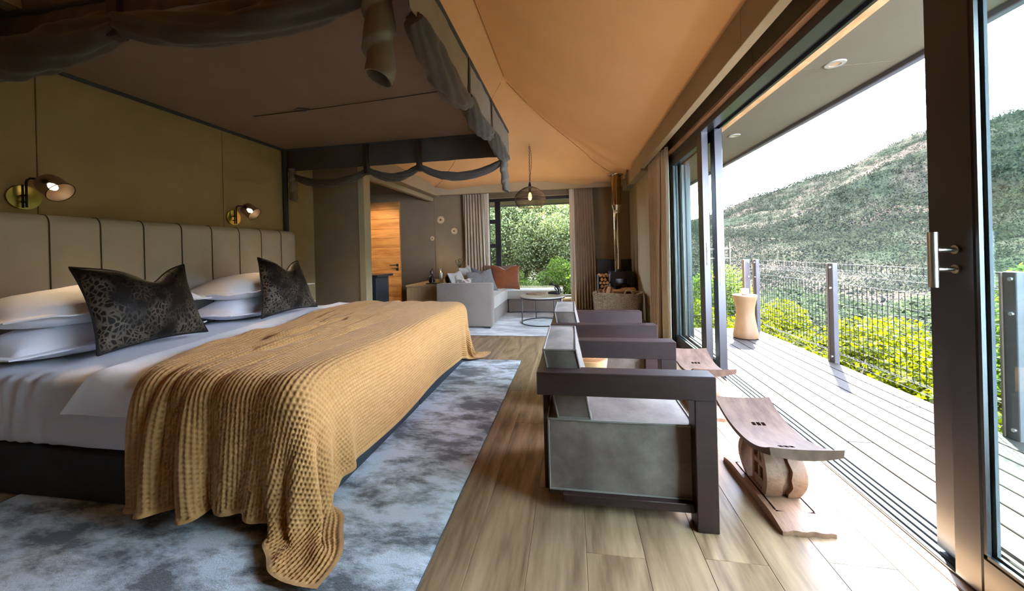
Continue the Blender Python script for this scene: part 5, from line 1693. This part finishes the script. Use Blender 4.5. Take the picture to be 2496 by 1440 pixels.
for tc in (0.86, 0.36):
    p0, p1 = np.array(bpt(qa(tc - 0.028), 0.44, 0.012)), np.array(bpt(qa(tc + 0.028), 0.44, 0.012))
    for ph in (0, PI):
        g = G()
        pts = []
        for s_ in np.linspace(0, PI, 26):
            p = (p0 + p1) / 2 + (p0 - p1) / 2 * math.cos(s_) * 1.05 + np.array([0, 0, 0.105 * math.sin(s_)])
            pts.append(p + 0.006 * np.array([math.cos(s_ * 7 + ph), math.sin(s_ * 7 + ph), math.cos(s_ * 7 + ph)]))
        g.tube(pts, 0.0085, 6); g.out('handle', m_wick, bk)
bl = [((0.53, 5.80, 0.33), (1.40, 0.3, 0.25), 1, 'upright split log chunk sticking out of the wicker basket'), ((0.60, 5.80, 0.485), (-0.10, 0.2, -1.15), 2, 'flat split log lying across the front of the wicker basket'),
      ((0.72, 5.92, 0.475), (0.05, 0.5, -0.7), 3, 'grey-barked log lying in the middle of the wicker basket'), ((0.78, 6.00, 0.485), (0.10, 2.0, -0.9), 4, 'reddish log end at the back right of the wicker basket'),
      ((0.60, 5.92, 0.455), (0.0, 1.0, -1.4), 5, 'log lying at the back left of the wicker basket'), ((0.47, 5.90, 0.27), (1.30, 0, 0.3), 0, 'short log end standing at the left of the wicker basket')]
lm2 = [log_mesh(20 + k, 0.24, 0.055) for k in range(6)]
for loc, rot, kk, lab in bl:
    o = bpy.data.objects.new('firewood_log', lm2[kk]); COL.objects.link(o)
    o.location = loc; o.rotation_euler = rot
    tag(o, lab, 'log', 'firewood in the basket')

# ================================================================== DECK
deck = thing('deck', kind='structure')
bw_ = 0.136
x = 1.425
while x < 2.50:
    y = -2.2 - random.random()
    joints = {0: [0.2, 2.95, 5.56], 1: [-0.4, 2.40, 5.56], 2: [1.1, 4.1, 5.56]}[int((x - 1.4) / bw_) % 3]
    for y1 in joints:
        G().box(x + 0.004, min(x + bw_, 2.545) - 0.004, y + 0.0015, y1 - 0.0015, -0.035, -0.008, 0.003).out('board', m_deck, deck, own=True, smooth=0)
        y = y1
    x += bw_
G().box(1.425, 2.545, -2.6, 5.56, -0.16, -0.045).out('joist_frame', m_deck_under, deck)
G().box(-4.5, 1.42, -2.0, 7.5, -0.45, -0.125).out('under_floor', m_deck_under, deck)

# ---- wire-mesh fence round the deck
m_fpost = M('charcoal_fence_post', '3d3c40', 0.6, col2='464549', scale=6)
m_fside = M('brown_fence_post_side', '6b5a50', 0.7)
m_fwire = M('dark_fence_wire', '1b1c1f', 0.65, spec=0.2)
m_bolt = M('galvanised_bolt', 'b8b8b8', 0.3, 0.9)
ZP = [(0.02, 0.0), (0.055, 0.05), (0.09, 0.0), (0.76, 0.0), (0.835, 0.075), (0.895, 0.0), (0.955, 0.0)]
ZH = [0.02, 0.055, 0.09] + list(np.linspace(0.16, 0.70, 9)) + [0.76, 0.835, 0.895, 0.952]
def zoff(z): return float(np.interp(z, [a for a, b in ZP], [b for a, b in ZP]))


def fence(name, label, p0, p1, posts, out):
    """posts: distances along p0->p1; out: outward unit vector"""
    R = thing(name, label, 'fence', (p0[0], p0[1], -0.008))
    p0, p1, out = np.array(p0, float), np.array(p1, float), np.array(out, float)
    d = (p1 - p0); L = np.linalg.norm(d); d /= L
    def pt(s, z, o=0): return (*(p0 + d * s + out * o), z)
    ss = [0] + posts + [L]
    for s in posts:
        a = pt(s, 0); hw = 0.034
        lo_, hi_ = p0 + d * (s - hw) - out * 0.022, p0 + d * (s + hw) + out * 0.022
        G().box(lo_[0], hi_[0], lo_[1], hi_[1], -0.04, 0.962, 0.003).out('post', m_fpost, R, smooth=0)
        lo2, hi2 = p0 + d * (s + hw) - out * 0.030, p0 + d * (s + hw + 0.012) + out * 0.03
        pl_ = G().box(lo2[0], hi2[0], lo2[1], hi2[1], -0.008, 0.958, 0.001).out('post_flange', m_fside, R, smooth=0)
        for z in (0.05, 0.72, 0.92):
            q = p0 + d * (s - 0.012) - out * 0.022
            g = G(); g.cyl((q[0], q[1], z), (q[0] - out[0] * 0.012, q[1] - out[1] * 0.012, z), 0.011, 10)
            g.out('bolt', m_bolt, R)
    for a, b in zip(ss[:-1], ss[1:]):
        if b - a < 0.15: continue
        g = G()
        n = int((b - a) / 0.0525)
        for i in range(1, n):
            s = a + (b - a) * i / n
            g.tube([pt(s, z, 0.03 + o) for z, o in ZP], 0.0028, 4)
        for z in ZH:
            g.tube([pt(a, z, 0.030 + zoff(z)), pt(b, z, 0.030 + zoff(z))], 0.0026, 4)
        o = g.out('wire_panel', m_fwire, R, smooth=0); o['kind'] = 'stuff'
    return R
fence('deck_fence', 'long charcoal wire-mesh fence with bolted posts along the outer edge of the deck', (2.512, -1.9), (2.512, 5.56), [0.95, 2.93, 4.43, 5.90, 7.38], (1, 0))
fence('end_fence', 'short charcoal wire-mesh fence closing the far end of the deck', (2.47, 5.60), (1.43, 5.60), [0.03], (0, 1))

# ---- recessed soffit downlights
m_dl = M('pale_downlight_ring', '8f8c80', 0.5)
m_dlc = M('frosted_downlight_glass', 'a98a68', 0.5)
for (x, y, lab) in ((1.65, 2.557, 'round recessed downlight in the deck soffit, the larger nearer one'), (1.655, 3.987, 'small round recessed downlight in the deck soffit above the door leaves')):
    d = thing('downlight', lab, 'downlight', (x, y, SOF - 0.01), group='recessed soffit downlights')
    g = G(); g.lathe([(0.030, SOF - 0.002), (0.030, SOF - 0.008), (0.052, SOF - 0.008), (0.055, SOF - 0.003), (0.055, SOF - 0.001)], (x, y, 0), 28, cap=False); g.out('ring', m_dl, d)
    g = G(); g.lathe([(0.001, SOF - 0.004), (0.030, SOF - 0.004)], (x, y, 0), 24, cap=False); g.out('lens', m_dlc, d)

# ================================================================== OUTDOORS
def azr(az, r): return r * np.sin(az), r * np.cos(az)
AZ = np.radians(np.linspace(-75, 125, 340))
RR = np.concatenate([np.linspace(5.0, 45, 60, endpoint=False), np.geomspace(45, 420, 200)])
ridge_az = np.radians([-80, -25, -8, 5, 15.8, 20.9, 27.3, 33.1, 39.2, 43.9, 46, 60, 130])
ridge_el = [0.05, 0.05, 0.05, 0.045, 0.060, 0.089, 0.121, 0.154, 0.194, 0.200, 0.207, 0.23, 0.22]


def terrain(az, r):
    az = np.asarray(az, float); r = np.asarray(r, float)
    el = np.interp(az, ridge_az, ridge_el)
    x, y = azr(az, r)
    p = np.stack([x, y, 0 * x], -1).reshape(-1, 3)
    n1 = fbm(p / 70.0, 5, 41).reshape(x.shape)
    n2 = fbm(p / 14.0, 4, 43).reshape(x.shape)
    RD = 235 + 0 * r
    zr_ = el * RD + H
    q = np.clip((r - 42) / (RD - 42), 0, 1)
    z = -1.9 - 0.13 * np.clip(r - 5, 0, 37) * np.clip((az + 0.2) / 0.3, 0, 1) + 0.10 * np.clip(r - 8, 0, 37) * np.clip((-az + 0.25) / 0.3, 0, 1)
    z = z + (zr_ - z) * (q ** 1.15)
    z = z + n1 * 16 * np.sin(PI * np.clip(q, 0, 1)) ** 0.8 + n2 * 2.2 * np.clip(q * 4, 0, 1)
    back = np.clip((r - RD) / 150, 0, 1)
    z = z - 60 * back ** 1.2
    return z
A_, R_ = np.meshgrid(AZ, RR, indexing='ij')
Xt, Yt = azr(A_, R_)
Zt = terrain(A_, R_)
a, b = Xt.shape
ii, jj = np.meshgrid(np.arange(a - 1), np.arange(b - 1), indexing='ij')
Q = np.stack([ii * b + jj, ii * b + jj + 1, (ii + 1) * b + jj + 1, (ii + 1) * b + jj], -1).reshape(-1, 4)
m_hill = M('dry_hillside_scrub', '1b1f18', 0.95, col2='2c2722', scale=0.05, detail=14, ramp=(0.40, 0.62), spec=0.0)
hill = big_mesh('hill_1', np.stack([Xt, Yt, Zt], -1).reshape(-1, 3), Q, m_hill)
hill['kind'] = 'structure'
# scrub bushes scattered over the slope: past counting, one mesh of leafy tufts
NB, NLF = 19000, 22
az = np.radians(rng.uniform(3, 63, NB)); r = 40 + 205 * rng.uniform(0, 1, NB) ** 0.75
zb = terrain(az, r); xb, yb2 = azr(az, r)
sz = rng.uniform(0.3, 1.0, NB) ** 2.2 * 1.9 + 0.4
sz *= np.clip(0.55 + 1.3 * (fbm(np.stack([xb, yb2, 0 * xb], 1) / 22, 3, 77) + 0.25), 0.15, 1.6)
ctr_ = np.stack([xb, yb2, zb + 0.25 * sz], -1)[:, None] + rng.standard_normal((NB, NLF, 3)) * np.array([0.5, 0.5, 0.34]) * sz[:, None, None]
t1 = rng.standard_normal((NB, NLF, 3)); t1 /= np.linalg.norm(t1, axis=-1, keepdims=True)
t2 = np.cross(t1, rng.standard_normal((NB, NLF, 3))); t2 /= np.linalg.norm(t2, axis=-1, keepdims=True)
ls = (0.175 * np.clip(r / 150, 0.55, 1.0)[:, None] * sz[:, None] ** 0.8 * rng.uniform(0.6, 1.3, (NB, NLF)))[..., None]
SV = np.stack([ctr_ - t1 * ls, ctr_ + t2 * ls * 0.7, ctr_ + t1 * ls, ctr_ - t2 * ls * 0.7], 2).reshape(-1, 3)
SF = np.arange(len(SV)).reshape(-1, 4)
m_scrub = leaf_mat('hazed_grey_green_scrub', '66746c', '9aa298', '86957c', 0.5, 0.044, 0.0)  # bluish distance haze mixed into these leaf colours
sc = big_mesh('hillside_scrub', SV, SF, m_scrub, smooth=False)
tag(sc, 'grey-green scrub bushes scattered over the dry hillside', 'scrub', kind='stuff')


def crown(n, rad, leaf, seed, clumps=26, flat=0.8):
    """leaf quads gathered in clumps through an ellipsoid"""
    r_ = np.random.default_rng(seed)
    C = r_.standard_normal((clumps, 3)); C /= np.linalg.norm(C, axis=1)[:, None]
    C *= (r_.uniform(0.25, 1, (clumps, 1)) ** 0.45) * (1 - 0.28)
    cr_ = r_.uniform(0.20, 0.40, clumps)
    k = r_.integers(0, clumps, n)
    d = r_.standard_normal((n, 3)); d /= np.linalg.norm(d, axis=1)[:, None]
    P = C[k] + d * (cr_[k] * r_.uniform(0.55, 1.0, n) ** 0.4)[:, None]
    P *= np.array(rad)
    nr = d + 0.8 * r_.standard_normal((n, 3)); nr[:, 2] += 0.5
    nr /= np.linalg.norm(nr, axis=1)[:, None]
    t = np.cross(nr, r_.standard_normal((n, 3))); t /= np.linalg.norm(t, axis=1)[:, None]
    bt = np.cross(nr, t)
    L = leaf * r_.uniform(0.6, 1.3, n)[:, None]
    W = L * 0.34
    V = np.stack([P - t * L * .5, P + bt * W, P + t * L * .5, P - bt * W], 1).reshape(-1, 3)
    return V, np.arange(4 * n).reshape(-1, 4), C * np.array(rad)


def plant_proto(nm, n, rad, leaf, mat, seed, trunk=True, base=-1.0, clumps=26):
    V, Q, C = crown(n, rad, leaf, seed, clumps)
    me = big_mesh('foliage', V, Q, mat, smooth=False)
    g = G()
    g.tube([(0, 0, base), (0.02, 0.01, base * 0.5), (0, 0, 0)], [0.05, 0.04, 0.02], 6)
    for c_ in C[:10]:
        g.tube([(0, 0, base * 0.55), tuple(c_ * 0.5 + np.array([0, 0, base * 0.2])), tuple(c_)], [0.022, 0.014, 0.005], 5)
    tk = g.out('trunk', m_bark_p, None)
    d1, d2 = me.data, tk.data
    bpy.data.objects.remove(me); bpy.data.objects.remove(tk)
    return d1, d2
m_bark_p = M('grey_brown_bark', '6b5c4c', 0.9)
m_lime = leaf_mat('lime_green_leaves', '7e8f10', 'b8c220', 'cfe010', 0.55, 0.10)
m_mid = leaf_mat('fresh_green_leaves', '678a36', 'a2ba5e', 'b0d84c', 0.5, 0.16)
m_pale = leaf_mat('pale_olive_leaves', '7f9a62', 'dde0a4', 'c8d878', 0.5, 0.18)
m_dull = leaf_mat('grey_green_leaves', '66775a', '93a083', '8aa070', 0.45, 0.10, 0.0)
PR = {
    'lime_a': plant_proto('lime', 8500, (0.95, 0.95, 0.75), 0.066, m_lime, 1),
    'lime_b': plant_proto('lime', 7500, (0.8, 0.9, 0.85), 0.06, m_lime, 2),
    'mid_a': plant_proto('mid', 12000, (1.0, 1.0, 1.3), 0.066, m_mid, 3, base=-1.6, clumps=40),
    'pale_a': plant_proto('pale', 36000, (1.6, 1.3, 1.9), 0.062, m_pale, 4, base=-2.6, clumps=90),
    'pale_b': plant_proto('pale', 32000, (1.5, 1.3, 1.6), 0.058, m_pale, 5, base=-2.4, clumps=80),
    'dull_a': plant_proto('dull', 5200, (1.6, 1.6, 1.1), 0.17, m_dull, 6, base=-1.5, clumps=40),
    'dull_b': plant_proto('dull', 5200, (1.3, 1.3, 1.4), 0.15, m_dull, 7, base=-1.6, clumps=36),
}
LAB = {'lime': ('bush', 'bright lime-green bush growing below the deck fence', 'lime bushes below the deck'),
       'mid': ('shrub', 'tall fresh green shrub rising above the deck fence', 'tall shrubs beside the deck'),
       'pale': ('tree', 'pale olive-green tree filling the view through the back window', 'trees outside the back window'),
       'dull': ('shrub', 'grey-green shrub in the valley between the deck and the hill', 'valley shrubs below the hill')}


def where(x, y):
    """name the gap a plant shows through, seen from inside the room"""
    q = x / y
    if y > 8.9 and q < 0.1:
        return 'behind the %s of the back window' % ('left curtain' if q < -0.235 else 'narrow left casement' if q < -0.20 else 'middle of the big pane' if q < -0.06 else 'right part of the big pane' if q < 0.03 else 'right curtain')
    if q < 0.33: return 'seen through the far glass door leaf'
    if q < 0.46: return 'behind the deck stump table and corner post'
    if q < 0.64: return 'between the corner post and the second fence post'
    if q < 0.92: return 'between the second fence post and the big door stile'
    return 'behind the pane of the near door leaf'


def plant(kind, x, y, z, s=1.0, rz=0.0, sz=1.0, label=None):
    fam = kind.split('_')[0]
    cat, lab, grp = LAB[fam]
    dist = 'nearest' if math.hypot(x, y) < 5.2 else 'mid-distance' if math.hypot(x, y) < 7.6 else 'farther'
    if fam == 'lime': lab = '%s bright lime-green bush %s' % (dist, where(x, y))
    if fam == 'mid': lab = '%s fresh green shrub %s' % (('low' if z < 0 else 'tall'), where(x, y))
    if fam == 'pale': lab = '%s pale olive-green tree %s' % (('foremost' if y < 12 else 'second-row' if y < 14 else 'rearmost'), where(x, y))
    if fam == 'dull': lab = 'grey-green valley shrub %s' % where(x, y)
    d1, d2 = PR[kind]
    R = thing({'lime': 'lime_bush', 'mid': 'tall_shrub', 'pale': 'olive_tree', 'dull': 'valley_shrub'}[fam], label or lab, cat, (x, y, z), rz, grp)
    R.scale = (s, s, s * sz)
    for nm, dd in (('foliage', d1), ('trunk', d2)):
        o = bpy.data.objects.new(nm, dd); COL.objects.link(o); o.parent = R
    return R
# lime bushes along the fence
for i, (x, y, z, s) in enumerate(((3.5, 1.4, -0.75, 1.1), (3.45, 2.6, -0.72, 1.0), (3.9, 3.3, -0.75, 1.1), (3.4, 3.9, -0.85, 0.95), (4.3, 4.6, -0.85, 1.1), (3.4, 5.2, -0.75, 0.95), (4.2, 6.1, -0.75, 1.1), (3.3, 6.6, -0.65, 1.0),
                                  (2.4, 6.9, -0.75, 0.9), (1.6, 6.8, -0.7, 0.9), (2.7, 8.2, -0.7, 1.0), (1.3, 8.0, -0.55, 1.0), (3.9, 8.0, -0.8, 1.1), (5.2, 3.6, -0.9, 1.2), (5.2, 6.6, -1.0, 1.2), (4.6, 1.9, -0.7, 1.2), (0.7, 9.4, -0.1, 1.0))):
    plant('lime_a' if i % 2 else 'lime_b', x, y, z, s, i * 1.3)
# taller shrubs
for i, (x, y, z, s) in enumerate(((4.5, 3.75, 0.1, 0.95), (4.7, 2.7, 0.15, 0.95), (4.9, 1.6, 0.35, 1.1), (5.8, 4.6, -0.3, 1.1), (3.6, 9.5, -0.4, 1.0), (5.5, 2.2, 0.2, 1.2))):
    plant('mid_a', x, y, z, s, i * 2.1)
# trees outside the back window
for i, (x, y, z, s) in enumerate(((-3.4, 10.4, 1.2, 1.0), (-1.9, 11.2, 1.6, 1.05), (-0.5, 10.9, 1.5, 1.0), (0.9, 11.6, 1.5, 1.0), (-2.6, 12.6, 3.0, 1.1), (-0.9, 13.0, 3.2, 1.15), (0.7, 13.2, 3.1, 1.1), (-3.9, 12.9, 3.0, 1.1), (2.0, 12.4, 1.6, 1.0), (-1.5, 14.5, 4.4, 1.2), (0.6, 14.8, 4.3, 1.2), (-3.0, 14.6, 4.2, 1.2), (2.2, 14.4, 3.0, 1.0))):
    plant('pale_a' if i % 2 else 'pale_b', x, y, z, s, i * 1.7)
for i, (x, y, z, s) in enumerate(((-0.35, 9.4, 0.15, 0.72), (-1.55, 9.3, 0.0, 0.66), (0.35, 9.2, -0.05, 0.8), (-0.95, 9.0, -0.25, 0.6))):
    plant('mid_a', x, y, z, s, i * 2.5)
# valley shrubs
k = 0
for i in range(56):
    azz = math.radians(rng.uniform(9, 60)); rr2 = 9 + 36 * rng.uniform(0, 1) ** 0.8
    xx, yy = azr(azz, rr2)
    zz2 = float(terrain(np.array([azz]), np.array([rr2]))[0])
    s = rng.uniform(0.7, 1.5) * (0.8 + rr2 / 60)
    plant('dull_a' if i % 2 else 'dull_b', xx, yy, zz2 + 0.7 * s, s, i * 0.9)
